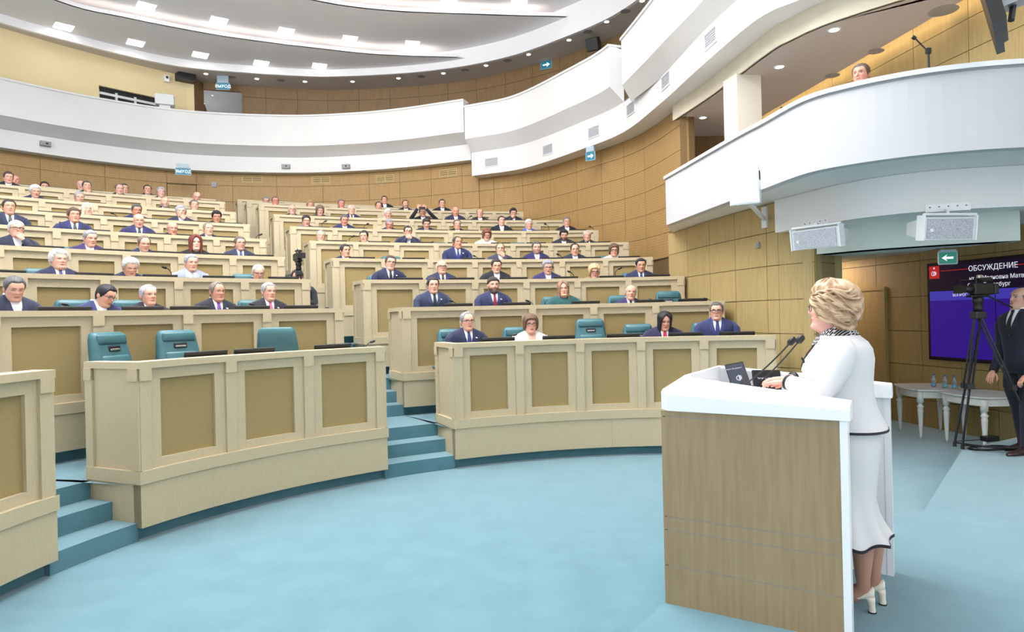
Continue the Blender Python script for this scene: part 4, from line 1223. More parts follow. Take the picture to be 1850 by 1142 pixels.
# ------------------------------------------------------------------ chairs, desk monitors, desk microphones
def rz_of(N): return math.atan2(N[1], N[0]) - math.pi / 2
def make_chair():
    t = thing('armchair', 'x', 'chair', (0, 0, 0), 0, 'teal leather armchairs')
    def part(nm, mb, m, sm=False, par=None): return link(nm, mb.mesh(nm, (0, 0, 0), sm), m, par or t)
    rings = []
    for z, w, d, y in ((0.50, 0.46, 0.06, 0.20), (0.52, 0.49, 0.11, 0.205), (0.70, 0.49, 0.12, 0.22), (0.84, 0.46, 0.125, 0.245), (0.90, 0.445, 0.125, 0.255), (1.00, 0.425, 0.12, 0.275), (1.08, 0.41, 0.11, 0.29), (1.125, 0.38, 0.09, 0.298), (1.142, 0.33, 0.05, 0.302)):
        r = min(0.05, d * 0.48)
        ring = []
        for cx, cy, a0 in ((1, 1, 0), (-1, 1, 90), (-1, -1, 180), (1, -1, 270)):
            for a in np.linspace(0, math.pi / 2, 4):
                a += math.radians(a0)
                ring.append((cx * (w / 2 - r) + r * math.cos(a), y + cy * (d / 2 - r) + r * math.sin(a) - 0.05 * (1 - (2 * (cx * (w / 2 - r)) / w) ** 2) * 0, z + 0.02 * (1 - (2 * abs(cx * (w / 2 - r) + r * math.cos(a)) / w) ** 2) * (z > 1.1)))
        rings.append(ring)
    bk = part('backrest', MB().loft(rings, True, True), M_TEAL, True)
    part('back_pad', MB().bevbox((0, 0.178, 0.745), (0.33, 0.05, 0.36), 0.024, 0, -0.14), M_TEAL, True)
    part('back_pad', MB().bevbox((0, 0.238, 1.075), (0.35, 0.045, 0.10), 0.02, 0, -0.12), M_TEAL, True)
    part('handle_slot', MB().bevbox((0, 0.211, 0.985), (0.14, 0.02, 0.055), 0.008, 0, -0.1), M_BLACK)
    part('handle', MB().bevbox((0, 0.200, 0.978), (0.11, 0.012, 0.022), 0.005), M_CHROME)
    part('seat', MB().bevbox((0, -0.03, 0.44), (0.52, 0.50, 0.13), 0.05), M_TEAL, True)
    for s in (-1, 1):
        part('armrest', MB().bevbox((s * 0.285, -0.02, 0.655), (0.07, 0.40, 0.05), 0.022).bevbox((s * 0.285, 0.0, 0.53), (0.05, 0.10, 0.24), 0.02), M_TEAL, True)
    part('column', MB().lathe([(0.05, 0.08), (0.035, 0.12), (0.03, 0.38)], (0, 0, 0), 12), M_CHROME, True)
    m = MB()
    for i in range(5):
        a = 2 * math.pi * i / 5
        m.tube([(0, 0, 0.09), (0.27 * math.cos(a), 0.27 * math.sin(a), 0.055)], [0.03, 0.018], 6)
        m.ellip((0.27 * math.cos(a), 0.27 * math.sin(a), 0.03), (0.028, 0.028, 0.03), 8, 6)
    part('star_base', m, M_CHROME)
    return t
CHAIR = None
def place_chair(x, y, z, rz, label):
    global CHAIR
    if CHAIR is None:
        CHAIR = make_chair()
        c = CHAIR
    else:
        c = copy_tree(CHAIR)
    c.location, c.rotation_euler = (x, y, z), (0, 0, rz)
    c['label'] = label
    return c
def rowc(side, k): return (ROWR if side == 'R' else ROWL)[k]
def seat(side, k, u, v, d):
    c = rowc(side, k)
    a, _ = ab(u, v)
    s = c.s_uv(u, v, d)
    p = c.at(s, d)
    return p, c.nrm(s), s
BLOCK = {'R': 'right', 'L': 'left'}

MON = None
def place_monitor(side, k, s, label):
    global MON
    c = rowc(side, k)
    p, N = c.at(s, 0.2), c.nrm(s)
    if MON is None:
        MON = thing('desk_monitor', 'x', 'monitor', (0, 0, 0), 0, 'slim black desk monitors')
        link('panel', MB().bevbox((0, 0, 0.155), (0.42, 0.022, 0.27), 0.008, 0, 0.25).mesh('panel'), M_BLACK, MON)
        link('foot', MB().bevbox((0, 0.02, 0.012), (0.2, 0.14, 0.02), 0.006).tube([(0, 0.01, 0.02), (0, 0.015, 0.12)], 0.014, 6).mesh('foot'), M_BLACK, MON)
        o = MON
    else:
        o = copy_tree(MON)
    o.location = (p[0], p[1], TOPZ[k] - 0.24)
    o.rotation_euler = (0, 0, rz_of(N))
    o['label'] = label
    return o
MIC = None
def place_mic(side, k, u, v, label, lean=1.0, h=1.0):
    """u, v: the microphone head in the picture"""
    global MIC
    p, N, s = seat(side, k, u, v, 0.28)
    zt = CAMZ + ab(u, v)[1] * p[1]
    if MIC is None:
        MIC = thing('desk_microphone', 'x', 'microphone', (0, 0, 0), 0, 'gooseneck desk microphones')
        link('base', MB().bevbox((0, 0, 0.012), (0.07, 0.09, 0.024), 0.008).mesh('base'), M_BLACK, MIC)
        pts = [(0.06, 0, 0.02), (0.075, 0, 0.12), (0.085, 0, 0.24), (0.08, 0, 0.30), (0.05, 0, 0.335), (0.02, 0, 0.35)]
        link('stem', MB().tube(pts, 0.006, 6).mesh('stem'), M_BLACK, MIC)
        link('foam_head', MB().tube([(0.03, 0, 0.345), (0.015, 0, 0.352), (-0.02, 0, 0.365), (-0.032, 0, 0.37)], [0.009, 0.017, 0.017, 0.008], 8).mesh('foam_head', smooth=True), M_BLACK, MIC)
        o = MIC
    else:
        o = copy_tree(MIC)
    o.location = (p[0], p[1], TOPZ[k] - 0.24)
    o.rotation_euler = (0, 0, rz_of(N) + (math.pi if lean < 0 else 0))
    hgt = max(0.6, (zt - (TOPZ[k] - 0.24)) / 0.365)
    o.scale = (1.0, 1.0, hgt)
    o['label'] = label
MICS = (('L', 0, 686, 616, -1), ('L', 1, 117, 549, 1), ('L', 1, 455, 549, 1), ('L', 2, 297, 482, 1), ('R', 0, 930, 604, -1), ('R', 1, 815, 543, 1), ('R', 1, 953, 543, 1), ('R', 1, 1064, 545, 1), ('R', 1, 1176, 541, 1), ('R', 1, 1275, 539, 1),
        ('R', 2, 1028, 490, 1), ('R', 2, 1120, 484, -1), ('L', 4, 471, 423, -1), ('R', 4, 638, 426, -1), ('R', 4, 781, 437, -1), ('R', 5, 588, 399, -1), ('R', 5, 664, 404, -1), ('R', 5, 985, 404, 1), ('L', 5, 203, 385, 1), ('R', 6, 851, 390, -1), ('R', 3, 1008, 459, 1), ('R', 3, 857, 462, 1), ('R', 5, 1066, 409, 1), ('L', 1, 592, 556, 1))
for sd, k, u, v, ln_ in MICS:
    r_ = sorted([m_[2] if sd == 'R' else -m_[2] for m_ in MICS if m_[:2] == (sd, k)]).index(u if sd == 'R' else -u)
    place_mic(sd, k, u, v, 'thin black desk microphone, %s row %s block, %s microphone from aisle' % (nth(k), BLOCK[sd], nth(r_)), ln_)

# ------------------------------------------------------------------ people
HH = 0.236
def smooth_tab(xs, ys):
    g = np.linspace(xs[0], xs[-1], 321)
    y = np.interp(g, xs, ys)
    k = np.hanning(13); k /= k.sum()
    y2 = np.convolve(np.pad(y, 6, mode='edge'), k, 'valid')
    e = np.clip(np.minimum(g - g[0], g[-1] - g) / 0.05, 0, 1)
    return g, y * (1 - e) + y2 * e
TF = smooth_tab([-0.6, -0.45, -0.25, -0.1, -0.03, 0, .05, .12, .2, .27, .33, .42, .52, .60, .7, .8, .88, .94, .98, 1.0], [.075, .055, .044, .044, .052, .071, .087, .092, .087, .090, .089, .089, .086, .092, .091, .080, .063, .043, .022, 0.0])
TB = smooth_tab([-0.6, -0.45, -0.25, -0.1, 0, .1, .2, .35, .5, .65, .78, .88, .94, .98, 1.0], [.085, .072, .062, .060, .060, .064, .072, .086, .096, .100, .093, .072, .050, .026, 0.0])
TW = smooth_tab([-0.6, -0.45, -0.25, -0.1, -0.03, 0, .05, .12, .2, .3, .42, .55, .7, .8, .88, .94, .98, 1.0], [.13, .08, .056, .054, .054, .056, .059, .063, .067, .071, .074, .077, .079, .073, .060, .042, .022, 0.0])
def surf(phi, t, wide=1.0, jaw=1.0):
    f, b, w = np.interp(t, *TF), np.interp(t, *TB), np.interp(t, *TW)
    w = w * wide * np.where(t < 0.35, 1 + (jaw - 1) * np.clip((0.35 - t) / 0.3, 0, 1), 1.0)
    c, s = np.cos(phi), np.sin(phi)
    x = w * np.sign(s) * np.abs(s) ** 0.88
    y = np.where(c > 0, -f, b) * np.abs(c) ** 0.95
    return x, y, t * HH
def face_bumps(x, t, nose=1.0):
    ax = np.abs(x)
    G = lambda a, sa, b, sb: np.exp(-(a / sa) ** 2 - (b / sb) ** 2)
    tn = np.interp(t, [.34, .375, .41, .45, .52, .60, .66], [0, .009, .0215, .020, .012, .004, 0]) * nose
    sx = np.interp(t, [.38, .44, .6], [.0165, .0125, .009])
    d = tn * np.exp(-(x / sx) ** 2)
    d = d - .008 * G(ax - .031, .015, t - .535, .05) + .0045 * G(ax - .031, .010, t - .53, .025)
    d = d + .0045 * G(ax - .03, .022, t - .62, .03) + .004 * G(ax - .044, .018, t - .40, .08)
    d = d + .005 * G(x, .022, t - .285, .022) + .006 * G(x, .020, t - .225, .022) - .003 * G(x, .024, t - .255, .010) + .005 * G(x, .022, t - .10, .05)
    d = d - .003 * G(ax - .026, .008, t - .33, .06)
    return d
def srgb_arr(c): return np.array(lin(c)[:3])
def head_pose(P, yaw, pitch, roll, pivot, w):
    R = Matrix.Rotation(yaw, 3, 'Z') @ Matrix.Rotation(pitch, 3, 'X') @ Matrix.Rotation(roll, 3, 'Y')
    R = np.array(R)
    Q = (P - pivot) @ R.T + pivot
    return P * (1 - w[..., None]) + Q * w[..., None]
class Figure:
    """builds one person in local coordinates: faces -Y, stands or sits above the origin"""
    def __init__(self, chin, lean=0.0, yaw=0, pitch=0, roll=0, hs=1.0, wide=1.0, jaw=1.0, skin=(214, 166, 142), res=1.0, nose=1.0, brow=(70, 55, 45), beard=None, lips=(176, 104, 98), mouth_open=False):
        self.chin, self.yaw, self.pitch, self.roll, self.hs = chin, yaw, pitch, roll, hs
        self.lean, self.wide, self.jaw = lean, wide, jaw
        self.pivot = np.array([0.0, 0.02 + lean, chin - 0.03])
        nt, nphi = int(52 * res), int(60 * res)
        q = np.linspace(-1, 1, nphi, endpoint=False)
        phi = np.pi * np.sign(q) * np.abs(q) ** 1.35
        tt = np.concatenate([np.linspace(-0.6, -0.02, int(9 * res), endpoint=False), np.linspace(-0.02, 0.72, int(34 * res), endpoint=False), np.linspace(0.72, 0.999, int(11 * res))])
        PH, T = np.meshgrid(phi, tt)
        x, y, z = surf(PH, T, wide, jaw)
        front = np.clip(np.cos(PH) * 2.2, 0, 1)
        y = y - face_bumps(x, T, nose) * front
        V = np.stack([x, y, z], -1) * hs
        V[..., 1] += lean
        V[..., 2] += chin
        self.V = head_pose(V, yaw, pitch, roll, self.pivot, np.clip((T + 0.45) / 0.45, 0, 1))
        n = len(phi)
        self.mb = MB()
        self.mb.loft([list(r) for r in self.V], False, True)
        col = np.ones((len(tt), n, 3)) * srgb_arr(skin)
        sk = srgb_arr(skin)
        def mix(mask, c, a):
            m_ = (mask * a)[..., None]
            return col * (1 - m_) + srgb_arr(c) * m_
        ax = np.abs(x)
        fr = front > 0.2
        rosy = tuple(int(a * b) for a, b in zip(skin, (1.0, 0.82, 0.80)))
        col = mix(np.exp(-((ax - .045) / .02) ** 2 - ((T - .38) / .09) ** 2) * fr, rosy, 0.6)
        col = mix(np.exp(-(x / .016) ** 2 - ((T - .42) / .04) ** 2) * fr, rosy, 0.5)
        if beard:
            bm_ = fr * np.clip((0.36 - T) / 0.04, 0, 1) * np.clip((T + 0.06) / 0.05, 0, 1) * (1 - np.exp(-(x / .02) ** 2 - ((T - .25) / .02) ** 2))
            bm_ = np.maximum(bm_, np.clip((np.abs(PH) - 1.0) * 3, 0, 1) * (np.abs(PH) < 1.6) * (T < 0.48) * (T > 0.0))
            col = mix(bm_, beard[0], beard[1])
        col = mix((np.abs(T - .255) < .045) * (ax < .024 - 0.2 * np.abs(T - .255)) * fr, lips, 0.75)
        col = mix((np.abs(T - .255) < .009) * (ax < .022) * fr, (96, 50, 46), 0.8)
        col = mix(np.exp(-((ax - .031) / .017) ** 2 - ((T - .545) / .035) ** 2) * fr, tuple(int(c * 0.8) for c in skin), 0.5)
        down = pitch > 0.22
        if not down:
            col = mix((((ax - .031) / .0135) ** 2 + ((T - .53) / .022) ** 2 < 1) * fr, (214, 208, 204), 0.8)
            col = mix((((ax - .031) / .0065) ** 2 + ((T - .53) / .024) ** 2 < 1) * fr, (48, 38, 34), 1.0)
        col = mix((np.abs(T - (.555 if not down else .525)) < .010) * (np.abs(ax - .031) < .016) * fr, (70, 48, 42), 0.8)
        col = mix((np.abs(T - .622) < .018) * (ax > .013) * (ax < .048) * fr, brow, 0.8)
        self.col = [tuple(c) for c in col.reshape(-1, 3)]
        self.skin = tuple(sk)
        for s in (-1, 1):
            c = np.array([s * (np.interp(.46, *TW) * wide + .003) * hs, .012 * hs + lean, .47 * HH * hs + chin])
            c = head_pose(c[None], yaw, pitch, roll, self.pivot, np.ones(1))[0]
            R = Matrix.Rotation(yaw, 3, 'Z') @ Matrix.Rotation(pitch, 3, 'X') @ Matrix.Rotation(roll, 3, 'Y') @ Matrix.Rotation(s * -0.35, 3, 'Z')
            self.mb.ellip(c, (.011 * hs, .020 * hs, .033 * hs), 10, 8, R)
            self.fill()
    def fill(self):
        rs = tuple(np.array(self.skin) * np.array([1.0, 0.88, 0.86]))
        self.col += [rs] * (len(self.mb.v) - len(self.col))
    def xf(self, P, w=None):
        """head-space points (origin: chin level on the axis) to figure space"""
        P = np.asarray(P, float) * self.hs
        P = P + np.array([0, self.lean, self.chin])
        w = np.ones(P.shape[:-1]) if w is None else w
        return head_pose(P, self.yaw, self.pitch, self.roll, self.pivot, w)
    def hand(self, wrist, fwd, palm, scale=1.0, curl=0.6, mirror=1):
        """a hand with palm and five bent fingers; fwd: finger direction, palm: direction the palm faces"""
        w = np.array(wrist, float); f = np.array(fwd, float); f /= np.linalg.norm(f)
        p = np.array(palm, float); p -= f * p.dot(f); p /= np.linalg.norm(p)
        s = np.cross(f, p) * mirror
        L = 0.085 * scale
        rings = []
        for a, wd, th in ((-0.12, .022, .018), (0.05, .030, .016), (0.5, .040, .015), (0.9, .041, .013), (1.0, .036, .009)):
            c = w + f * a * L
            rings.append([c + s * wd * scale * math.cos(g) + p * th * scale * math.sin(g) for g in np.linspace(0, 2 * math.pi, 12, endpoint=False)])
        self.mb.loft(rings, True, True)
        for i, (off, ln_, r) in enumerate(((-.030, .068, .0085), (-.010, .078, .009), (.011, .073, .0088), (.030, .056, .0078))):
            b = w + f * L * 0.95 + s * off * scale
            pts, d = [b - f * 0.012], f.copy()
            for j in range(3):
                an = curl * (0.5 + 0.35 * j)
                d = f * math.cos(an * (j + 1) * 0.8) + p * math.sin(an * (j + 1) * 0.8)
                pts.append(pts[-1] + d * ln_ * scale * (0.45, 0.32, 0.23)[j] * (1.2 if j == 0 else 1))
            self.mb.tube(pts, [r * scale, r * scale, r * .92 * scale, r * .6 * scale], 7)
        b = w + f * L * 0.25 - s * 0.030 * scale
        self.mb.tube([b, b + (f * .5 - s * .6 + p * .35) * 0.035 * scale, b + (f * 1.25 - s * .75 + p * .7) * 0.04 * scale, b + (f * 1.9 - s * .7 + p * .9) * 0.04 * scale], [.012 * scale, .0105 * scale, .0095 * scale, .006 * scale], 7)
        self.fill()
    def body(self, name='person'):
        me = self.mb.mesh(name, (0, 0, 0), True)
        at = me.color_attributes.new('Col', 'FLOAT_COLOR', 'POINT')
        c = np.ones((len(self.mb.v), 4), np.float32)
        c[:, :3] = np.array(self.col)
        at.data.foreach_set('color', c.ravel())
        me.materials.append(M_SKIN)
        return me
M_SKIN = mat('skin', (214, 166, 142), 0.5)
_a = nd(M_SKIN, 'ShaderNodeVertexColor', layer_name='Col')
ln(M_SKIN, _a.outputs['Color'], M_SKIN.node_tree.nodes['Principled BSDF'].inputs['Base Color'])
M_SKIN.node_tree.nodes['Principled BSDF'].inputs['Subsurface Weight'].default_value = 0.0
HAIRM = {}
def hair_mat(rgb):
    if rgb not in HAIRM:
        d = tuple(int(c * 0.72) for c in rgb)
        l = tuple(min(255, int(c * 1.12 + 4)) for c in rgb)
        HAIRM[rgb] = add_noise(mat('hair_%d_%d_%d' % rgb, rgb, 0.55), d, l, (1, 1, 0.25), 130, 2, bump=0.6)
    return HAIRM[rgb]
CLOTH = {}
def cloth(rgb, rough=0.85):
    if rgb not in CLOTH:
        CLOTH[rgb] = mat('cloth_%d_%d_%d' % rgb, rgb, rough, sheen=0.15)
    return CLOTH[rgb]
DEG = math.pi / 180
LINES = {   # hairline height t against |phi| in degrees
    'short': ([0, 24, 38, 50, 60, 70, 80, 92, 102, 125, 150, 180], [.83, .84, .84, .76, .62, .52, .42, .44, .34, .18, .11, .10], 1.0),
    'thick': ([0, 24, 38, 50, 60, 70, 80, 92, 102, 125, 150, 180], [.79, .80, .80, .73, .60, .50, .40, .42, .28, .13, .06, .06], 1.0),
    'recede': ([0, 20, 34, 48, 60, 72, 82, 92, 102, 125, 150, 180], [.90, .95, .93, .82, .64, .48, .38, .40, .30, .16, .10, .08], 1.0),
    'fringe': ([64, 72, 80, 92, 102, 125, 150, 180], [.60, .48, .40, .40, .30, .16, .10, .08], [.62, .66, .68, .70, .72, .76, .80, .82]),
    'bob': ([0, 25, 40, 50, 60, 75, 100, 140, 180], [.77, .76, .70, .58, .40, .26, .16, .08, .06], 1.0),
    'bouffant': ([0, 25, 40, 52, 62, 75, 88, 96, 120, 150, 180], [.80, .79, .74, .68, .62, .54, .42, .16, .0, -.06, -.06], 1.0),
    'long': ([0, 20, 35, 46, 56, 70, 100, 140, 180], [.90, .82, .62, .30, -.25, -.7, -.8, -.8, -.8], 1.0),
    'scarf': ([0, 25, 40, 55, 70, 100, 140, 180], [.86, .82, .62, .10, -.30, -.5, -.55, -.55], 1.0),
    'cap': ([0, 28, 45, 60, 80, 110, 150, 180], [.78, .78, .74, .68, .62, .52, .44, .42], 1.0),
    'bun': ([0, 28, 45, 58, 70, 80, 92, 102, 125, 150, 180], [.84, .82, .76, .64, .50, .42, .42, .32, .16, .08, .06], 1.0),
}
THICK = {'short': .010, 'thick': .017, 'recede': .008, 'fringe': .007, 'bob': .026, 'bouffant': .040, 'long': .018, 'scarf': .016, 'cap': .014, 'bun': .012}
def hair_mesh(F, style, rgb, th=None, wave=0.0, res=1.0, seed=0):
    ph_d, zl, zt = LINES[style]
    th = THICK[style] if th is None else th
    lo = ph_d[0]
    na = int(26 * res)
    half = np.linspace(lo, 180, na)
    def column(pd, sg):
        phi = sg * pd * DEG
        z0 = np.interp(pd, ph_d, zl)
        z1 = 0.999 if not hasattr(zt, '__len__') else np.interp(pd, ph_d, zt)
        ns = int(18 * res)
        s = np.linspace(0, 1, ns)
        if style in ('long', 'scarf', 'bob', 'bouffant'):
            t = z0 + (z1 - z0) * s
        else:
            t = z0 + (z1 - z0) * s ** 0.9
        tc = np.maximum(t, 0.36) if style in ('long', 'scarf', 'bob') else (np.maximum(t, 0.22) if style == 'bouffant' else np.maximum(t, -0.02))
        x, y, _ = surf(np.full(ns, phi), tc, F.wide)
        z = t * HH
        P = np.stack([x, y, z], -1)
        c = np.array([0, 0.005, 0.55 * HH])
        D = P - c
        D[:, 2] = np.where(t < 0.4, 0.0, D[:, 2])
        D /= np.linalg.norm(D, axis=1)[:, None] + 1e-6
        prof = np.clip(s / (0.10 if style in ('scarf', 'cap', 'long', 'bob') else 0.26), 0, 1) ** 0.75
        if hasattr(zt, '__len__'):
            prof = prof * np.clip((1 - s) / 0.15, 0, 1) ** 0.6
        k = th * (1 + 0.35 * np.clip((t - 0.7) / 0.25, 0, 1))
        k = k + wave * (np.sin(9 * phi + 17 * t + seed) * np.sin(23 * t + 3 * phi + seed * 2) + 0.6 * np.sin(21 * phi - 31 * t + seed))
        k = k + 0.0015 * np.sin(37 * phi + seed) * (style not in ('scarf', 'cap'))
        P = P + D * (0.0015 + prof * k)[:, None]
        w = np.clip((t + 0.6) / 0.6, 0, 1) if style in ('long', 'scarf') else np.ones(ns)
        return F.xf(P, w)
    cols = [column(p, -1) for p in half[::-1]] + [column(p, 1) for p in (half[1:] if lo == 0 else half)]
    m = MB()
    m.loft([list(c) for c in cols], closed=False)
    if style == 'bun':
        c = F.xf(np.array([[0, 0.11, 0.72 * HH]]))[0]
        m.ellip(c, (.035, .03, .035), 10, 8)
    return m.mesh('hair', (0, 0, 0), True)
def glasses_mesh(F, heavy=False):
    m = MB()
    r = .0018 if not heavy else .003
    for s in (-1, 1):
        pts = []
        for a in np.linspace(0, 2 * math.pi, 13):
            cx, cz = s * (.032 + .023 * np.sign(math.cos(a)) * abs(math.cos(a)) ** .7), (.52 + .075 * np.sign(math.sin(a)) * abs(math.sin(a)) ** .7) * HH
            pts.append((cx, -.101 + 0.35 * max(0, abs(cx) - .03), cz))
        m.tube(F.xf(np.array(pts)), r, 5, False)
        m.tube(F.xf(np.array([(s * .055, -.092, .55 * HH), (s * .078 * F.wide, -.05, .55 * HH), (s * .081 * F.wide, .01, .54 * HH)])), r, 5)
    m.tube(F.xf(np.array([(-.010, -.104, .55 * HH), (0, -.108, .56 * HH), (.010, -.104, .55 * HH)])), r, 5)
    return m.mesh('glasses')
JR = [(.44, .185, .135, .03), (.62, .18, .13, .03), (.80, .20, .135, .02), (.92, .232, .138, .015), (.985, .246, .128, .015), (1.03, .242, .112, .016), (1.06, .208, .096, .016), (1.085, .148, .083, .014), (1.105, .10, .075, .012), (1.12, .078, .070, .010)]
def jr_at(z):
    a = np.array(JR)
    return [np.interp(z, a[:, 0], a[:, i]) for i in (1, 2, 3)]
def chest_y(x, z):
    rx, ry, yc = jr_at(z)
    return yc - ry * math.sqrt(max(0.02, 1 - (abs(x) / rx) ** 2.3))
def jacket_mesh(dz, lean, arms, name='jacket'):
    m = MB()
    rings = []
    for z, rx, ry, yc in JR:
        ring = []
        for a in np.linspace(0, 2 * math.pi, 28, endpoint=False):
            c, s = math.cos(a), math.sin(a)
            ring.append((rx * np.sign(c) * abs(c) ** .87, yc + lean * min(1, max(0, (z - .5) / .5)) + ry * np.sign(s) * abs(s) ** .9, z + dz))
        rings.append(ring)
    m.loft(rings, True, False)
    for path, rad in arms:
        m.tube([(p[0], p[1] + lean * 0.9, p[2] + dz) for p in path], rad, 10)
    return m.mesh(name, (0, 0, 0), True)
def patch(fun, z0, z1, dz, lean, off, nz=7, nx=6):
    """a patch lying on the chest; fun(z) gives (x0, x1)"""
    m = MB()
    rows = []
    for z in np.linspace(z0, z1, nz):
        x0, x1 = fun(z)
        rows.append([(x, chest_y(x, z) + lean * min(1, max(0, (z - .5) / .5)) - off, z + dz) for x in np.linspace(x0, x1, nx)])
    m.loft(rows, closed=False)
    return m
ARM_DESK = lambda s: ([(s * .185, .015, 1.005), (s * .235, .0, .95), (s * .262, -.05, .80), (s * .20, -.22, .775), (s * .12, -.34, .785)], [.072, .068, .056, .048, .040])
ARM_CHIN = lambda s: ([(s * .185, .015, 1.005), (s * .235, -.03, .94), (s * .24, -.20, .80), (s * .13, -.20, .93), (s * .055, -.165, 1.035)], [.072, .068, .056, .047, .038])
ARM_UP = lambda s: ([(s * .185, .015, 1.005), (s * .27, -.05, .97), (s * .33, -.18, 1.0), (s * .20 - .04, -.26, 1.14), (s * .115 - .06, -.29, 1.25)], [.072, .066, .054, .045, .036])
def seated(spec, base, rz, label, group):
    """spec: dict with look; builds the person with hair and clothes as children"""
    g = spec.get
    lean = g('lean', 0.0)
    chin = g('htop', 1.36) - HH * g('hs', 1.03)
    dz = chin - 1.118 + (0.045 if not g('stand') else 0.02)
    F = Figure(chin, lean - (0.03 if not g('stand') else 0.0), g('yaw', 0), g('pitch', 0), g('roll', 0), g('hs', 1.03), g('wide', 1.0), g('jaw', 1.0), g('skin', (212, 163, 140)), g('res', 1.0), g('nose', 1.0), g('brow', tuple(int(c * .8) for c in g('hc', (80, 70, 60)))), g('beard'), g('lips', (178, 112, 104)))
    pose = g('pose', 'desk')
    arms = [ARM_DESK(-1), ARM_DESK(1)] if not g('stand') else [ARM_HANG(-1), ARM_HANG(1)]
    if pose == 'chin': arms[0 if g('hand', 1) < 0 else 1] = ARM_CHIN(g('hand', 1))
    if pose == 'clasp': arms = [ARM_CHIN(-1), ARM_CHIN(1)]
    if pose == 'phone': arms = [ARM_UP(-1), ARM_UP(1)]
    hands = []
    for s, (path, rad) in zip((-1, 1), arms):
        e = np.array(path[-1]) + np.array([0, lean * .9, dz]); b = np.array(path[-2]) + np.array([0, lean * .9, dz])
        d = (e - b) / np.linalg.norm(e - b)
        raised = path[-1][2] > .9
        F.mb.tube([(0, .015 + lean, 1.0 + dz)] + [(q[0], q[1] + lean * .9, q[2] + dz) for q in path], [.03, .035, .035, .032, .028, .022], 6)
        F.fill()
        F.hand(e + d * 0.012, d if not raised else d * 0.7 + np.array([-s * .5, 0, .5]), (0, 0, -1) if not raised else (-s * .3, 1, 0), 1.0, 0.5 if not raised else 0.9, s)
    o = link('person', F.body(), None)
    o.location, o.rotation_euler = base, (0, 0, rz)
    tag(o, label, 'person', group)
    hc = g('hc')
    if g('hair') and g('hair') != 'none':
        nm = {'scarf': 'headscarf', 'cap': 'cap'}.get(g('hair'), 'hair')
        h = link(nm, hair_mesh(F, g('hair'), hc, g('th'), g('wave', 0.0), g('res', 1.0), g('seed', 1)), hair_mat(hc) if nm == 'hair' else cloth(hc), o)
    if g('fringe'):
        link('hair', hair_mesh(F, 'fringe', g('fringe')), hair_mat(g('fringe')), o)
    if g('glasses'):
        link('glasses', glasses_mesh(F, g('glasses') == 2), M_BLACK if g('glasses') == 2 else M_DARK, o)
    jc = g('jc', (34, 38, 62))
    link('jacket', jacket_mesh(dz, lean, arms), cloth(jc), o)
    sc = g('shirt', (236, 238, 244))
    if sc:
        sm = patch(lambda z: (-np.interp(z, [.84, 1.0, 1.115], [.003, .05, .062]), np.interp(z, [.84, 1.0, 1.115], [.003, .05, .062])), .84, 1.115, dz, lean, .005)
        rings = []
        for zz, r1, r2 in ((1.085, .080, .078), (1.115, .072, .070), (1.142, .066, .066)):
            rings.append([(r1 * math.sin(a), .008 + lean - r2 * math.cos(a), zz + dz - (.014 * max(0, math.cos(a)) if zz > 1.12 else 0)) for a in np.linspace(0, 2 * math.pi, 20, endpoint=False)])
        sm.loft(rings)
        link('shirt', sm.mesh('shirt', (0, 0, 0), True), cloth(sc, 0.7), o)
    if g('tie'):
        m = patch(lambda z: (-np.interp(z, [.85, .98, 1.07, 1.085, 1.11], [.032, .026, .014, .019, .021]), np.interp(z, [.85, .98, 1.07, 1.085, 1.11], [.032, .026, .014, .019, .021])), .85, 1.11, dz, lean, .012, 9, 3)
        link('tie', m.mesh('tie', (0, 0, 0), True), cloth(g('tie'), 0.5), o)
    if g('lapel', True):
        for s in (-1, 1):
            f = (lambda s: lambda z: tuple(sorted((s * np.interp(z, [.84, 1.0, 1.112], [.002, .047, .060]), s * np.interp(z, [.84, .93, .98, 1.0, 1.112], [.02, .075, .115, .088, .075])))))(s)
            link('lapel', patch(f, .84, 1.112, dz, lean, .009, 8, 4).mesh('lapel', (0, 0, 0), False), cloth(tuple(min(255, int(c * 1.12 + 3)) for c in jc)), o)
    if g('pin'):
        y = chest_y(.10, .97) + lean - .014
        link('lapel_pin', MB().box((.098, y, .985 + dz), (.026, .004, .014), 0, 0, .35).mesh('lapel_pin'), M_GLOSSW, o)
    if pose == 'phone':
        link('phone_placeholder', MB().box((0, 0, 0), (0.001, 0.001, 0.001)).mesh('x'), M_BLACK, o) if False else None
    if pose == 'phone': pass
    m = MB()
    for s in (-1, 1):
        if g('stand'):
            y0 = .03 - .10 * s
            m.tube([(s * .085, .03, .90), (s * .10, .01, .70), (s * .11, y0 * .6, .46), (s * .115, y0 + .01, .10), (s * .115, y0 + .005, .035)], [.115, .095, .072, .060, .062], 12)
            shm = MB()
            rg = []
            for y, z1, w_ in ((.07, .05, .022), (.05, .09, .040), (.0, .10, .042), (-.07, .075, .044), (-.14, .055, .048), (-.20, .04, .040), (-.225, .02, .018)):
                rg.append([(s * .115 + w_ * math.cos(a), y0 + y, max(.002, z1 / 2 + z1 / 2 * math.sin(a))) for a in np.linspace(0, 2 * math.pi, 12, endpoint=False)])
            link('shoe', shm.loft(rg, True, True).mesh('shoe', (0, 0, 0), True), mat('brown_leather', (52, 34, 30), 0.35), o)
        else:
            m.tube([(s * .09, .08, .50), (s * .10, -.15, .52), (s * .11, -.40, .50), (s * .11, -.44, .44), (s * .11, -.40, .10)], [.10, .085, .07, .065, .045], 8)
    link('trousers', m.mesh('trousers', (0, 0, 0), True), cloth(tuple(int(c * .85) for c in jc)), o)
    return o

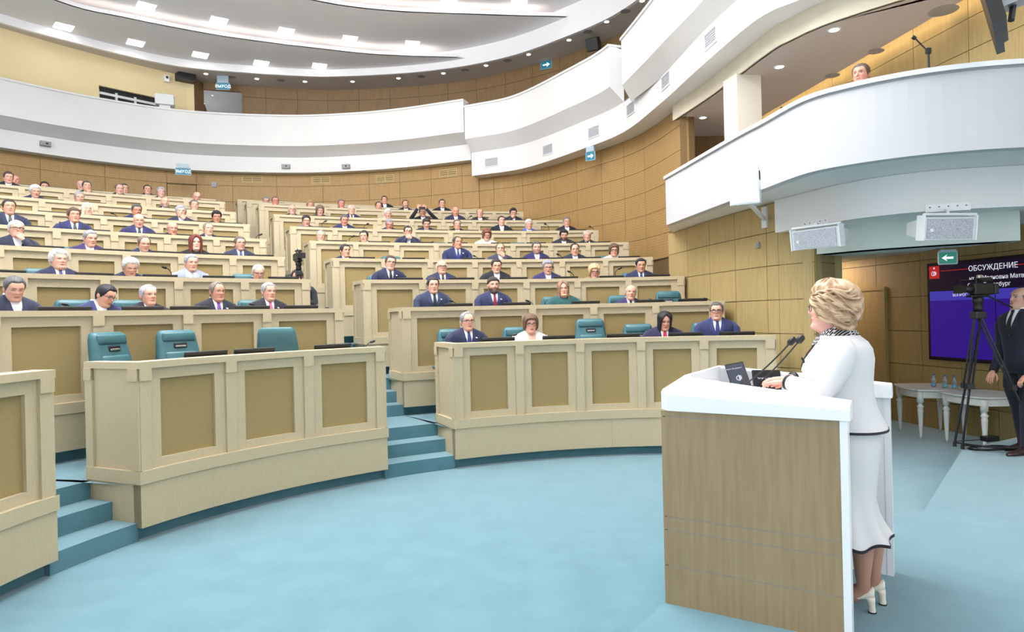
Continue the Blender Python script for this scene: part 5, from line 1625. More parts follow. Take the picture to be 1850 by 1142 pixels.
NAVY, DARK, GREY, PURP, MID, BLUE = (34, 38, 66), (30, 30, 38), (104, 110, 126), (50, 42, 84), (42, 46, 66), (44, 50, 92)
HG, HW, HD, HB, HBL, HR, HK, HSP, HLB = (150, 148, 150), (222, 220, 218), (46, 41, 40), (92, 73, 58), (206, 176, 136), (112, 48, 34), (26, 24, 28), (98, 95, 96), (128, 100, 74)
TB_, TR_, TP_, TV_, TD_, TS_ = (40, 50, 110), (130, 30, 46), (180, 90, 130), (104, 60, 140), (26, 28, 40), (150, 158, 190)
def M_(hair, hc, jc, tie=None, **k):
    d = dict(hair=hair, hc=hc, jc=jc, tie=tie)
    d.update(k)
    return d
PEOPLE = [
 # front row
 ('R', 0, 842, 563, M_('recede', HG, NAVY, TB_, glasses=1, yaw=.1, pin=1, chair=1), 'grey-haired man in glasses and navy suit'),
 ('R', 0, 957, 567, M_('bob', (104, 78, 60), (238, 236, 234), None, th=.026, glasses=2, shirt=(216, 176, 158), lapel=False, lips=(170, 70, 70), chair=1, yaw=-.05), 'brown-haired woman in white jacket and glasses'),
 ('R', 0, 1198, 561, M_('long', HK, (36, 36, 70), (196, 40, 52), pitch=.32, yaw=.1, lips=(190, 80, 84), chair=2), 'long black-haired woman with red scarf'),
 ('R', 0, 1294, 545, M_('short', (104, 94, 90), BLUE, TB_, glasses=2, yaw=-.1, chair=1), 'man in dark glasses and blue suit'),
 # second row
 ('L', 1, 20, 498, M_('short', HSP, MID, None, pitch=.35, yaw=-.1), 'grey-black-haired man looking down in slate suit'),
 ('L', 1, 172, 512, M_('short', HK, BLUE, None, glasses=1, pitch=.42, yaw=.45, roll=.12, lean=-.06, chair=1), 'black-haired man in glasses bending to the right'),
 ('L', 1, 265, 514, M_('recede', (186, 184, 188), DARK, TD_, yaw=.2, chair=1), 'grey-haired man with dark tie and teal chair'),
 ('L', 1, 389, 509, M_('recede', (130, 116, 106), (32, 32, 42), TV_, yaw=.25, pitch=.05, pin=1, skin=(196, 144, 120)), 'tanned man with violet tie'),
 ('L', 1, 483, 510, M_('short', (172, 168, 170), (32, 32, 42), TP_, yaw=.2, pin=1, chair=1), 'silver-haired man with pink tie'),
 ('R', 1, 781, 500, M_('short', HD, (42, 50, 76), TD_, yaw=-.05, pitch=.06, pin=1, shirt=(206, 214, 236)), 'dark-haired man in steel-blue shirt'),
 ('R', 1, 890, 500, M_('cap', (52, 46, 46), (40, 46, 80), TR_, beard=((40, 32, 30), .9), pin=1, hs=1.05), 'bearded man in dark cap and red tie'),
 ('R', 1, 1018, 507, M_('long', (150, 112, 88), (40, 84, 86), None, th=.015, shirt=None, lapel=False, yaw=-.12, roll=-.06, lips=(190, 90, 90), chair=1), 'fair woman in dark green jacket'),
 ('R', 1, 1137, 514, M_('fringe', (196, 192, 190), PURP, TD_, roll=.1, beard=((150, 140, 136), .2), chair=1), 'bald heavy man in purple-blue suit'),
 # third row
 ('L', 2, 104, 450, M_('thick', HW, NAVY, TB_, th=.022, yaw=.15, wide=1.05, jaw=1.1, chair=1), 'stout white-haired man beside a teal chair'),
 ('L', 2, 231, 464, M_('thick', HW, (40, 44, 64), None, pitch=.4, yaw=.05, wide=1.05), 'white-haired man looking down'),
 ('L', 2, 343, 459, M_('short', (160, 162, 166), (140, 146, 162), TS_, yaw=.12, pitch=.08), 'grey-haired man in light grey suit'),
 ('L', 2, 464, 478, M_('recede', (200, 198, 196), NAVY, None, pitch=.3, glasses=1, chair=1), 'silver-haired man in thin glasses, half hidden'),
 ('R', 2, 701, 462, M_('short', (70, 54, 46), NAVY, TD_, glasses=1, roll=.12, lean=-.05, pin=1, chair=1), 'brown-haired man in glasses leaning forward'),
 ('R', 2, 797, 469, M_('fringe', HW, (40, 44, 74), TD_, glasses=2, hs=1.06, jaw=1.1), 'bald white-fringed man in heavy glasses'),
 ('R', 2, 895, 467, M_('short', (52, 44, 42), DARK, None, pitch=.2), 'slim dark-haired man in black suit'),
 ('R', 2, 988, 469, M_('thick', (150, 150, 156), PURP, None, pitch=.2, glasses=1, wide=1.04), 'curly grey-haired man in violet suit'),
 ('R', 2, 1072, 476, M_('bob', (214, 184, 140), (150, 120, 96), None, wave=.005, th=.026, glasses=2, pitch=.2, lapel=False, htopfix=1), 'curly blonde woman in glasses'),
 ('R', 2, 1156, 466, M_('short', HK, (40, 46, 76), TB_, pitch=.18, yaw=.08, wide=1.05, skin=(206, 150, 124), chair=1), 'round-faced black-haired man'),
 # fourth row
 ('L', 3, 28, 398, M_('recede', (196, 194, 194), (36, 40, 58), None, glasses=2, pose='chin', hand=1, wide=1.05), 'grey-haired man in glasses with hand at chin'),
 ('L', 3, 159, 415, M_('short', (150, 148, 152), PURP, None, yaw=.25, pitch=.2, chair=1), 'grey-haired man in purple suit'),
 ('L', 3, 257, 426, M_('recede', (122, 104, 90), (36, 40, 70), None, pitch=.3, yaw=.1, chair=1), 'balding man looking down'),
 ('L', 3, 352, 424, M_('long', HR, (26, 24, 28), None, th=.026, shirt=None, lapel=False, lips=(190, 70, 74), skin=(224, 180, 160), chair=1), 'red-haired woman in black'),
 ('L', 3, 432, 427, M_('short', (104, 92, 84), (40, 46, 70), TB_, glasses=1, yaw=.15, beard=((110, 92, 80), .4)), 'man with short beard and rimless glasses'),
 ('R', 3, 622, 441, M_('short', (50, 46, 48), (30, 34, 50), None, yaw=.35, skin=(204, 150, 124)), 'dark-haired man glancing right'),
 ('R', 3, 825, 427, M_('recede', (70, 64, 62), (36, 44, 84), TB_, yaw=.3, pin=1, wide=1.05, skin=(192, 138, 112)), 'olive-skinned man in blue suit'),
 ('R', 3, 903, 439, M_('recede', HLB, (56, 56, 76), None, yaw=-.1, pose='chin', hand=1), 'brown-haired man resting chin on hand'),
 ('R', 3, 968, 436, M_('short', (84, 82, 84), (40, 40, 84), None, pitch=.12, beard=((90, 80, 76), .6), wide=1.06), 'heavy man with grey beard'),
 ('R', 3, 1037, 439, M_('recede', (60, 48, 44), (38, 42, 58), None, pitch=.2), 'dark-haired man with high forehead'),
 ('R', 3, 1108, 440, M_('bob', (110, 82, 64), (190, 186, 180), None, th=.024, glasses=2, lapel=False, shirt=None, pitch=.1, chair=1), 'brown-haired woman in glasses'),
 # fifth row
 ('L', 4, 15, 360, M_('short', HD, (38, 44, 68), TD_, yaw=.05, pin=0, skin=(204, 150, 124)), 'dark-haired man in navy suit and white shirt'),
 ('L', 4, 132, 375, M_('thick', HB, (40, 44, 84), TD_, yaw=.12, skin=(206, 150, 124)), 'bushy brown-haired man in blue suit'),
 ('L', 4, 249, 387, M_('none', HG, (42, 44, 84), TD_, pitch=.25), 'bald man in blue suit'),
 ('L', 4, 309, 401, M_('fringe', (176, 160, 150), (36, 38, 50), None, pitch=.22, yaw=.15, skin=(214, 156, 134)), 'bald ruddy man bowing his head'),
 ('L', 4, 375, 402, M_('recede', (136, 122, 112), (36, 40, 64), None, yaw=.2), 'grey-brown-haired man'),
 ('R', 4, 578, 416, M_('recede', (170, 162, 156), DARK, None, roll=.05), 'grey-haired man with only his head showing'),
 ('R', 4, 658, 416, M_('short', (54, 46, 46), DARK, None, yaw=-.4, pitch=.15), 'dark-haired man turned left'),
 ('R', 4, 736, 408, M_('short', (44, 38, 40), (34, 40, 66), None, glasses=2, pose='clasp', pitch=.05), 'man in dark glasses with clasped hands'),
 ('R', 4, 878, 414, M_('bob', (116, 66, 50), (226, 220, 212), None, th=.026, glasses=2, pitch=.25, lapel=False), 'auburn-haired woman in white'),
 ('R', 4, 1017, 414, M_('thick', HK, (40, 42, 52), None, pitch=.35, beard=((40, 32, 30), .8)), 'black-haired bearded man looking down'),
 ('R', 4, 1060, 416, M_('recede', (206, 200, 196), (38, 42, 54), TD_, pitch=.08), 'thin white-haired man'),
 # sixth row
 ('L', 5, 157, 366, M_('scarf', (226, 208, 184), (226, 208, 184), None, shirt=None, lapel=False, yaw=.1, lips=(184, 100, 96)), 'woman in cream headscarf'),
 ('L', 5, 245, 369, M_('short', (84, 82, 84), (42, 44, 84), None, pitch=.25, yaw=.1, skin=(196, 132, 108)), 'grey-haired man in blue suit'),
 ('L', 5, 326, 371, M_('thick', (168, 168, 176), (42, 46, 62), None, pose='chin', hand=1, wide=1.05), 'grey-haired man with hand over mouth'),
 ('L', 5, 390, 381, M_('thick', HK, DARK, None, pitch=.25, skin=(196, 140, 116)), 'black-haired man with lowered head'),
 ('R', 5, 552, 389, M_('bun', HD, (120, 110, 110), None, pitch=.3, lapel=False, shirt=None), 'dark-haired woman with parted hair'),
 ('R', 5, 621, 388, M_('short', (104, 96, 94), (42, 46, 82), None, pitch=.3, skin=(206, 142, 122)), 'ruddy man in blue suit looking down'),
 ('R', 5, 702, 395, M_('short', (150, 148, 150), (52, 56, 96), None, pitch=.45, skin=(206, 142, 122)), 'grey-haired man bowing low in blue suit'),
 ('R', 5, 769, 394, M_('thick', (54, 48, 48), (40, 42, 66), None, pitch=.4), 'dark-haired man bending over his desk'),
 ('R', 5, 825, 396, M_('short', (110, 96, 86), DARK, None, pitch=.1, jaw=1.1), 'broad-faced brown-haired man'),
 ('R', 5, 905, 390, M_('short', (56, 46, 44), DARK, None, yaw=.12), 'dark-haired upright man'),
 ('R', 5, 954, 396, M_('thick', HW, (70, 100, 190), None, yaw=.15, pitch=.1, wide=1.05), 'white-haired man with bright blue collar'),
 ('R', 5, 1023, 392, M_('short', (120, 118, 124), DARK, None, pitch=.1), 'grey-haired man by the wall'),
 # seventh row
 ('L', 6, 62, 334, M_('thick', HW, (38, 42, 64), None, pitch=.3, yaw=.1), 'white-haired man'),
 ('L', 6, 142, 346, M_('short', (166, 162, 164), DARK, None, pitch=.15, yaw=.1), 'grey-haired man with face half hidden'),
 ('L', 6, 297, 356, M_('none', HG, DARK, None, yaw=.15, beard=((130, 120, 114), .7)), 'bald man with grey beard'),
 ('L', 6, 350, 361, M_('short', (116, 104, 98), DARK, None, yaw=.12, glasses=0), 'grey-brown-haired man'),
 ('R', 6, 527, 370, M_('fringe', (206, 196, 190), DARK, None, glasses=1), 'bald man in glasses'),
 ('R', 6, 577, 371, M_('bob', (120, 98, 80), (70, 60, 60), None, th=.024, pitch=.25, lapel=False, shirt=None), 'brown-haired woman looking down'),
 ('R', 6, 634, 371, M_('recede', (210, 196, 184), (38, 44, 78), TD_, yaw=.05), 'white-haired man in navy suit'),
 ('R', 6, 700, 377, M_('thick', HW, (180, 176, 172), None, pitch=.2), 'white-haired man looking at his desk'),
 ('R', 6, 763, 375, M_('short', (40, 34, 34), DARK, None, pose='phone'), 'man in black raising a phone to film'),
 ('R', 6, 822, 374, M_('none', HG, (44, 44, 64), None, pitch=.3, skin=(216, 150, 130)), 'bald pink-faced man bowing his head'),
 ('R', 6, 866, 377, M_('recede', (170, 130, 104), DARK, None, skin=(224, 160, 138)), 'sandy-haired pale man'),
 ('R', 6, 926, 376, M_('thick', (40, 34, 36), (34, 36, 52), None, pose='chin', hand=-1, pitch=.3), 'dark-haired man with hand on mouth'),
 # eighth row
 ('L', 7, 14, 310, M_('short', (60, 50, 46), DARK, None, pitch=.15, yaw=.1), 'dark-haired man'),
 ('L', 7, 156, 327, M_('short', (70, 58, 54), DARK, None, pose='chin', hand=1, yaw=.1), 'dark-haired man with fist at mouth'),
 ('L', 7, 214, 332, M_('recede', (110, 96, 88), DARK, None, yaw=.2, pitch=.1), 'brown-haired man leaning right'),
 ('L', 7, 290, 338, M_('thick', (160, 158, 160), (60, 60, 70), None, yaw=.15), 'grey-haired man'),
 ('L', 7, 355, 347, M_('none', HG, DARK, None, pitch=.4, skin=(222, 168, 148)), 'bald man bowing his head'),
 ('R', 7, 497, 355, M_('short', (116, 92, 74), (60, 50, 56), None, glasses=1, skin=(214, 140, 120)), 'ruddy man in glasses'),
 ('R', 7, 560, 362, M_('bob', (170, 130, 96), (70, 70, 80), None, th=.024, lapel=False, shirt=None), 'fair-haired woman'),
 ('R', 7, 616, 360, M_('short', (120, 108, 98), (50, 50, 60), None, pitch=.15, skin=(214, 142, 122)), 'brown-haired man with pink face'),
 ('R', 7, 683, 365, M_('recede', (56, 50, 52), DARK, None, pitch=.25), 'dark-haired man looking down'),
 ('R', 7, 732, 361, M_('short', (112, 76, 58), DARK, None, beard=((112, 80, 62), .6)), 'red-bearded man'),
 ('R', 7, 798, 360, M_('short', (64, 54, 50), DARK, None, pitch=.05), 'dark-haired man in black suit'),
 # ninth row
 ('L', 8, 27, 317, M_('none', HG, DARK, None, skin=(222, 158, 140)), 'bald man partly behind the dark-haired man'),
 ('L', 8, 80, 328, M_('bun', (56, 42, 38), DARK, None, lapel=False, shirt=None, pitch=.1), 'dark-haired woman with only her eyes and hair showing'),
 ('L', 8, 146, 326, M_('fringe', (210, 200, 196), DARK, None, yaw=-.2), 'pale bald man half hidden by a neighbour'),
 ('L', 8, 224, 332, M_('short', (60, 56, 60), DARK, None, yaw=.2), 'dark grey-haired man half hidden'),
 ('L', 8, 266, 334, M_('short', (50, 42, 40), (40, 42, 58), None, wide=1.04), 'round-faced dark-haired man'),
 ('R', 8, 480, 355, M_('short', (130, 128, 134), DARK, None, pitch=.2), 'grey-haired man with only his brow showing'),
 ('R', 8, 694, 354, M_('short', (64, 52, 46), DARK, None), 'upright brown-haired man'),
]
from collections import defaultdict
order = defaultdict(list)
for i, p in enumerate(PEOPLE):
    order[(p[0], p[1])].append((p[2] if p[0] == 'R' else -p[2], i))
RANK = {}
for key, lst in order.items():
    for r, (_, i) in enumerate(sorted(lst)):
        RANK[i] = (r, len(lst))
for i, (sd, k, u, vt, sp, look) in enumerate(PEOPLE):
    p, N, s = seat(sd, k, u, vt, 0.92)
    z = CAMZ + ab(u, vt)[1] * p[1]
    th = sp.get('th') or THICK.get(sp.get('hair'), 0.0)
    sp['htop'] = float(np.clip(z - FLZ[k] - th * 0.9 - 0.004, 1.14, 1.60))
    if sp.get('pitch', 0) > 0.2:
        sp['htop'] += 0.012
    sp['seed'] = i
    sp['res'] = 1.0 if k <= 3 else 0.72
    r, n = RANK[i]
    rows = '%s row %s block' % (nth(k), BLOCK[sd])
    pos = '%s from aisle' % nth(r)
    label = '%s, %s, %s' % (look, rows, pos)
    seated(sp, (p[0], p[1], FLZ[k]), rz_of(N), label, 'audience seated at the desks')
    ch = sp.get('chair', 0)
    side = {0: 0.0, 1: -0.10, 2: -0.26}[ch]
    cpnt = rowc(sd, k).at(s + side, 0.90 if ch < 2 else 0.98)
    place_chair(cpnt[0], cpnt[1], FLZ[k] - (0.0 if ch else 0.13), rz_of(N), 'teal armchair of the %s person from aisle, %s' % (nth(r), rows))
    place_monitor(sd, k, s + 0.17, 'slim black monitor before the %s person from aisle, %s' % (nth(r), rows))
# empty places
EMPTY = [('L', 0, 240, .35, 'leftmost of three empty teal armchairs in the front left row', 'leftmost monitor on the front left desk'),
         ('L', 0, 345, .05, 'middle of three empty teal armchairs in the front left row', 'middle monitor on the front left desk'),
         ('L', 0, 512, 2.5, 'teal armchair turned back-on, front row left block', None),
         ('R', 0, 1073, 0, 'empty teal armchair between two women, front row right block', 'slim black monitor before the empty chair, front row right block'),
         ('R', 1, 1213, 0, 'empty teal armchair at the wall end, second row right block', 'slim black monitor at the wall end, second row right block'),
         ('R', 3, 714, 0, 'empty teal armchair near the aisle, fourth row right block', 'slim black monitor before the empty chair, fourth row right block'),
         ('R', 4, 800, 0, 'empty teal armchair left of the auburn woman, fifth row right block', 'slim black monitor left of the auburn woman, fifth row right block'),
         ('R', 4, 943, 0, 'empty teal armchair right of the auburn woman, fifth row right block', 'slim black monitor right of the auburn woman, fifth row right block'),
         ('L', 5, 60, 0, 'empty teal armchair left of the headscarf, sixth row left block', 'slim black monitor left of the headscarf, sixth row left block')]
for sd, k, u, a, lab, mlab in EMPTY:
    p, N, s = seat(sd, k, u, 600, 1.0)
    place_chair(p[0], p[1], FLZ[k] + (0.09 if k < 1 else 0.05 if k < 2 else 0.02), rz_of(N) + a, lab)
    if mlab:
        place_monitor(sd, k, s + 0.2, mlab)
for i, (sd, k, u, lab) in enumerate((('L', 0, 457, 'slim black desk monitor left of the turned chair, front left desk'), ('L', 0, 599, 'slim black desk monitor at the aisle end of the nearest left desk'), ('L', 1, 110, 'slim black desk monitor left of the bending black-haired man, second left row'), ('L', 1, 545, 'slim black desk monitor at the aisle end, second left row'), ('L', 2, 8, 'slim black desk monitor at the left picture edge, third left row'))):
    c = rowc(sd, k)
    place_monitor(sd, k, c.s_uv(u, 600, 0.2), lab)

# ------------------------------------------------------------------ other people
ARM_HANG = lambda s: ([(s * .185, .015, 1.005), (s * .238, .02, .93), (s * .255, .03, .74), (s * .235, -.04, .56), (s * .205, -.13, .45)], [.072, .066, .056, .048, .040])
# camera operator on the stage
cm = seated(M_('fringe', (120, 108, 100), (28, 32, 48), (24, 26, 34), htop=1.745, hs=1.04, yaw=-.15, pitch=-.16, stand=1, shirt=(236, 236, 240), skin=(206, 160, 138), res=1.2, nose=1.1), (5.36, 7.02, SZ), math.radians(-82), 'standing camera operator in dark suit and headphones at the right edge', None)
F_ = Figure(1.745 - HH * 1.04, 0.0, -.15, -.16, 0, 1.04)
band = F_.xf(np.array([(.092 * math.cos(a), .005, .50 * HH + .135 * math.sin(a)) for a in np.linspace(0, math.pi, 13)]))
hp = link('headphones', MB().tube(band, .009, 6).mesh('headphones', (0, 0, 0), True), M_BLACK, cm)
cups = MB()
for s in (-1, 1):
    c = F_.xf(np.array([(s * .092, .008, .48 * HH)]))[0]
    link('ear_cup', MB().ellip(c, (.022, .036, .042), 12, 8).mesh('ear_cup', (0, 0, 0), True), M_BLACK, hp)
# operator sitting in the aisle behind the second camera
op = un_y(523, 500, 10.5)
seated(M_('short', (50, 40, 36), (26, 26, 32), None, htop=1.20, lean=-.03, yaw=.15, shirt=None, lapel=False, pitch=.1), (op[0] + 0.12, op[1], FLZ[2]), 0.25, 'man in black crouched behind the aisle camera', None)
place_chair(op[0] + 0.12, op[1] + 0.02, FLZ[2] - 0.15, 0.25, 'teal armchair under the man behind the aisle camera')
# man on the side balcony
seated(M_('short', (96, 78, 68), (40, 36, 44), None, htop=1.30, yaw=-.35, hs=1.05, skin=(206, 148, 128), jaw=1.1), (4.16, 7.78, WZ + 0.14), math.radians(-28), 'man whose head shows above the side balcony parapet', None)
place_chair(4.17, 7.80, WZ + 0.14, math.radians(-28), 'teal armchair behind the side balcony parapet')
p = un_y(1682, 135, 6.75)
t = thing('microphone_stand', 'black boom microphone stand behind the side balcony parapet', 'microphone', (p[0], p[1], WZ + 0.14))
j = un_y(1677, 92, 6.75)
h = un_y(1654, 70, 6.70)
obj('tripod_foot', MB().lathe([(0.14, 0), (0.14, 0.015), (0.02, 0.03)], (p[0], p[1], WZ + 0.14), 14), M_BLACK, t)
obj('pole', MB().tube([(p[0], p[1], WZ + 0.15), j], 0.011, 8), M_DARK, t)
obj('clutch', MB().bevbox(j, (0.05, 0.04, 0.06), 0.01), M_BLACK, t)
obj('boom', MB().tube([j + np.array([0.02, 0, -0.03]), h], 0.007, 8), M_BLACK, t)
obj('microphone_head', MB().tube([h, h + np.array([-0.03, 0, 0.02])], [0.018, 0.02], 8), M_BLACK, t)
def on_balcony(name, label, cat, u, v, Y, w, h_):
    p = un_y(u, v, Y)
    t = thing(name, label, cat, p)
    obj('case', MB().box(p, (w, 0.03, h_), -0.9), M_BLACK, t)
    obj('stand', MB().box((p[0], p[1], (p[2] - h_ / 2 + WZ + 0.14) / 2), (0.06, 0.06, p[2] - h_ / 2 - WZ - 0.14), 0), M_BLACK, t)
on_balcony('balcony_monitor', 'dark monitor edge above the side balcony parapet', 'monitor', 1446, 190, 9.2, 0.26, 0.14)
p = un_y(1412, 195, 9.6)
t = thing('balcony_microphone', 'thin desk microphone above the parapet left of the dark monitor', 'microphone', p - np.array([0, 0, 0.9]))
q = un_y(1426, 199, 9.5)
obj('stem', MB().tube([q - np.array([0, 0, 0.8]), q, p], 0.006, 6), M_BLACK, t)
obj('foam_head', MB().ellip(p, (0.022, 0.022, 0.018), 8, 6), M_BLACK, t)
p = un_y(1406, 207, 9.9)
place_chair(p[0], p[1], p[2] - 1.10, math.radians(-60), 'teal armchair top showing above the parapet left of the balcony microphone')
# the phone held up by the filming man
pm = [o for o in bpy.data.objects if o.name.startswith('person') and 'raising a phone' in o.get('label', '')][0]
bpy.context.view_layer.update()
w = pm.matrix_world @ Vector((-0.06, -0.345, 1.375))
t = thing('mobile_phone', 'black mobile phone held up by the filming man', 'phone', w, pm.rotation_euler[2])
link('case', MB().bevbox((0, 0, 0), (0.155, 0.012, 0.075), 0.005).mesh('case'), M_BLACK, t)
link('display', MB().box((0, 0.0075, 0), (0.14, 0.002, 0.066)).mesh('display'), M_DARK, t)

# ------------------------------------------------------------------ the speaker
SPX, SPY, SRZ = 1.765, 3.53, math.atan2(-0.844, -0.536)
WJ = mat('ivory_suit', (224, 223, 222), 0.75, sheen=0.1)
_tc = add_noise(WJ, (214, 213, 213), (220, 219, 219), (1, 1, 1), 4, 2, bump=0.08, bscale=420)
M_TRIM = mat('black_trim', (20, 18, 24), 0.6)
F = Figure(1.447, -.072, 0.16, -.03, 0.0, 1.0, .96, .95, (226, 172, 156), 1.7, 0.95, (120, 92, 76), None, (186, 84, 84))
hl, hr = np.array([.095, -.285, 1.178]), np.array([-.05, -.30, 1.182])
F.hand(hl, (-.35, -1, -.10), (0, 0, -1), .95, .35, 1)
F.hand(hr, (.25, -1, -.05), (0, 0, -1), .95, .35, -1)
la = [(.0, -.02, 1.36), (.15, .01, 1.37), (.205, -.06, 1.2), (.19, -.10, 1.15), (.13, -.23, 1.17), tuple(hl)]
ra = [(-.0, -.02, 1.36), (-.15, .01, 1.37), (-.205, -.06, 1.2), (-.18, -.12, 1.15), (-.10, -.25, 1.175), tuple(hr)]
for a in (la, ra):
    F.mb.tube(a, [.03, .045, .04, .036, .028, .024], 10)
F.fill()
TIGHTS = tuple(srgb_arr((176, 132, 112)))
for s, y0 in ((1, .055), (-1, .095)):
    F.mb.tube([(s * .07, .02, .92), (s * .075, .0, .70), (s * .07, y0 - .03, .47), (s * .07, y0 + .015, .34), (s * .068, y0 + .01, .18), (s * .067, y0 + .012, .115), (s * .067, y0 - .03, .075), (s * .067, y0 - .12, .03)], [.09, .078, .052, .055, .036, .033, .036, .028], 12)
    F.col += [TIGHTS] * (len(F.mb.v) - len(F.col))
F.mb.tube([(0, 0, .9), (0, -.01, 1.1), (0, -.02, 1.3), (0, -.04, 1.42)], [.11, .10, .11, .05], 12)
F.fill()
sp = link('person', F.body(), None)
sp.location, sp.rotation_euler = (SPX, SPY, SZ), (0, 0, SRZ)
tag(sp, 'woman in white skirt suit speaking at the lectern', 'person')
def spart(nm, mb, m, smooth=True, par=None): return link(nm, mb.mesh(nm, (0, 0, 0), smooth), m, par or sp)
def ringloft(rows, n=40, e=.92, ruf=0.0, mb=None):
    mb = mb or MB()
    rings = []
    for i, (z, yc, hd, hw) in enumerate(rows):
        r = []
        for a in np.linspace(0, 2 * math.pi, n, endpoint=False):
            c, s = math.cos(a), math.sin(a)
            k = 1 + ruf * (i / (len(rows) - 1)) ** 2 * math.sin(7 * a + .5)
            r.append((hw * k * np.sign(c) * abs(c) ** e, yc + hd * k * np.sign(s) * abs(s) ** e, z + (ruf * .12 * (i / (len(rows) - 1)) ** 3 * math.cos(7 * a + .5) + (.012 * s * (i / (len(rows) - 1)) if ruf else 0))))
        rings.append(r)
    mb.loft(rings, False, False)
    return mb
JW = [(.938, .018, .178, .21), (.97, .012, .168, .20), (1.04, .0, .15, .18), (1.10, -.012, .147, .168), (1.17, -.03, .16, .172), (1.24, -.04, .175, .18), (1.30, -.028, .168, .187), (1.355, -.012, .143, .186), (1.392, -.012, .122, .170), (1.415, -.02, .103, .138), (1.428, -.026, .096, .116)]
jm = ringloft(JW)
spart('jacket', jm, WJ)
for s, a in ((1, la), (-1, ra)):
    pts = [(s * .135, .0, 1.375), (s * .178, .0, 1.345), (s * .205, -.015, 1.27), (s * .222, -.055, 1.19), (s * .215, -.095, 1.142), (s * .18, -.15, 1.148)] + ([(.14, -.21, 1.166), (.108, -.262, 1.176)] if s > 0 else [(-.13, -.22, 1.166), (-.075, -.272, 1.178)])
    sl = spart('sleeve', MB().tube(pts, [.062, .074, .070, .063, .058, .050, .044, .040], 16), WJ)
    e = np.array(pts[-1]); d = e - np.array(pts[-2]); d /= np.linalg.norm(d)
    spart('cuff', MB().tube([e - d * .004, e + d * .012], .0415, 16), M_TRIM, True, sl)
spart('jacket_hem_trim', ringloft([(.932, .018, .180, .212), (.945, .0175, .1785, .2105)]), M_TRIM)
SK = [(.97, .0, .145, .185), (.88, .0, .158, .20), (.78, .0, .152, .196), (.67, .0, .140, .182), (.56, .0, .130, .168), (.48, .006, .138, .178), (.42, .012, .156, .20), (.362, .02, .180, .22)]
spart('skirt', ringloft(SK, 84, 1.0, .085), WJ)
def hem(dz_):
    rows = [SK[0]] * 7 + [(SK[-1][0] + dz_, SK[-1][1], SK[-1][2] + .002, SK[-1][3] + .002)]
    m_ = ringloft(rows, 84, 1.0, .085)
    return [m_.v[84 * 7 + j] for j in range(84)]
spart('skirt_hem_trim', MB().loft([hem(-.012), hem(.004)]), M_TRIM)
# patterned scarf collar
M_SCARF = mat('black_white_scarf', (26, 24, 30), 0.6)
_b = nd(M_SCARF, 'ShaderNodeTexBrick')
_b.inputs['Color1'].default_value = lin((22, 20, 26)); _b.inputs['Color2'].default_value = lin((30, 28, 34)); _b.inputs['Mortar'].default_value = lin((232, 228, 226))
_b.inputs['Scale'].default_value = 42; _b.inputs['Mortar Size'].default_value = 0.045; _b.inputs['Brick Width'].default_value = 0.5; _b.inputs['Row Height'].default_value = 0.5
_t = nd(M_SCARF, 'ShaderNodeTexCoord'); _m = nd(M_SCARF, 'ShaderNodeMapping'); _m.inputs['Rotation'].default_value = (0.9, 0.6, 0.78)
ln(M_SCARF, _t.outputs['Object'], _m.inputs['Vector']); ln(M_SCARF, _m.outputs['Vector'], _b.inputs['Vector'])
ln(M_SCARF, _b.outputs['Color'], M_SCARF.node_tree.nodes['Principled BSDF'].inputs['Base Color'])
scf = MB()
rings = []
for (z0, z1, r, dy) in ((1.435, 1.375, .118, 0), (1.452, 1.405, .104, 0), (1.476, 1.432, .082, 0), (1.496, 1.447, .068, 0)):
    rings.append([(r * .95 * math.sin(a), -.046 - r * math.cos(a), (z0 + z1) / 2 - (z0 - z1) / 2 * math.cos(a)) for a in np.linspace(0, 2 * math.pi, 28, endpoint=False)])
scf.loft(rings)
rows = []
for z, w_, y in ((1.43, .055, -.125), (1.38, .05, -.150), (1.33, .042, -.185), (1.28, .03, -.211), (1.245, .012, -.221)):
    rows.append([(x, y + 1.2 * x * x, z) for x in np.linspace(-w_, w_, 7)])
scf.loft(rows, closed=False)
spart('scarf_collar', scf, M_SCARF)
spart('brooch', MB().bevbox((.075, -.195, 1.295), (.012, .01, .035), .004, 0.3, .5), M_TRIM)
c = F.xf(np.array([(.079, -.004, .24 * HH)]))[0]
spart('pearl_earring', MB().ellip(c, (.007, .007, .008), 10, 8), M_GLOSSW)
link('glasses', glasses_mesh(F), M_DARK, sp)
# wavy set hair
HS = (206, 174, 138)
hm = mat('blonde_hair', HS, 0.4)
_w = nd(hm, 'ShaderNodeTexWave', wave_type='BANDS', bands_direction='DIAGONAL')
_w.inputs['Scale'].default_value = 9; _w.inputs['Distortion'].default_value = 5; _w.inputs['Detail'].default_value = 4; _w.inputs['Detail Scale'].default_value = 1.6
_c = nd(hm, 'ShaderNodeTexCoord'); _r = nd(hm, 'ShaderNodeValToRGB'); _p = nd(hm, 'ShaderNodeBump')
_r.color_ramp.elements[0].color, _r.color_ramp.elements[1].color = lin((158, 124, 92)), lin((208, 178, 142))
_p.inputs['Strength'].default_value = 0.5; _p.inputs['Distance'].default_value = 0.006
ln(hm, _c.outputs['Object'], _w.inputs['Vector']); ln(hm, _w.outputs['Fac'], _r.inputs['Fac']); ln(hm, _r.outputs['Color'], hm.node_tree.nodes['Principled BSDF'].inputs['Base Color'])
ln(hm, _w.outputs['Fac'], _p.inputs['Height']); ln(hm, _p.outputs['Normal'], hm.node_tree.nodes['Principled BSDF'].inputs['Normal'])
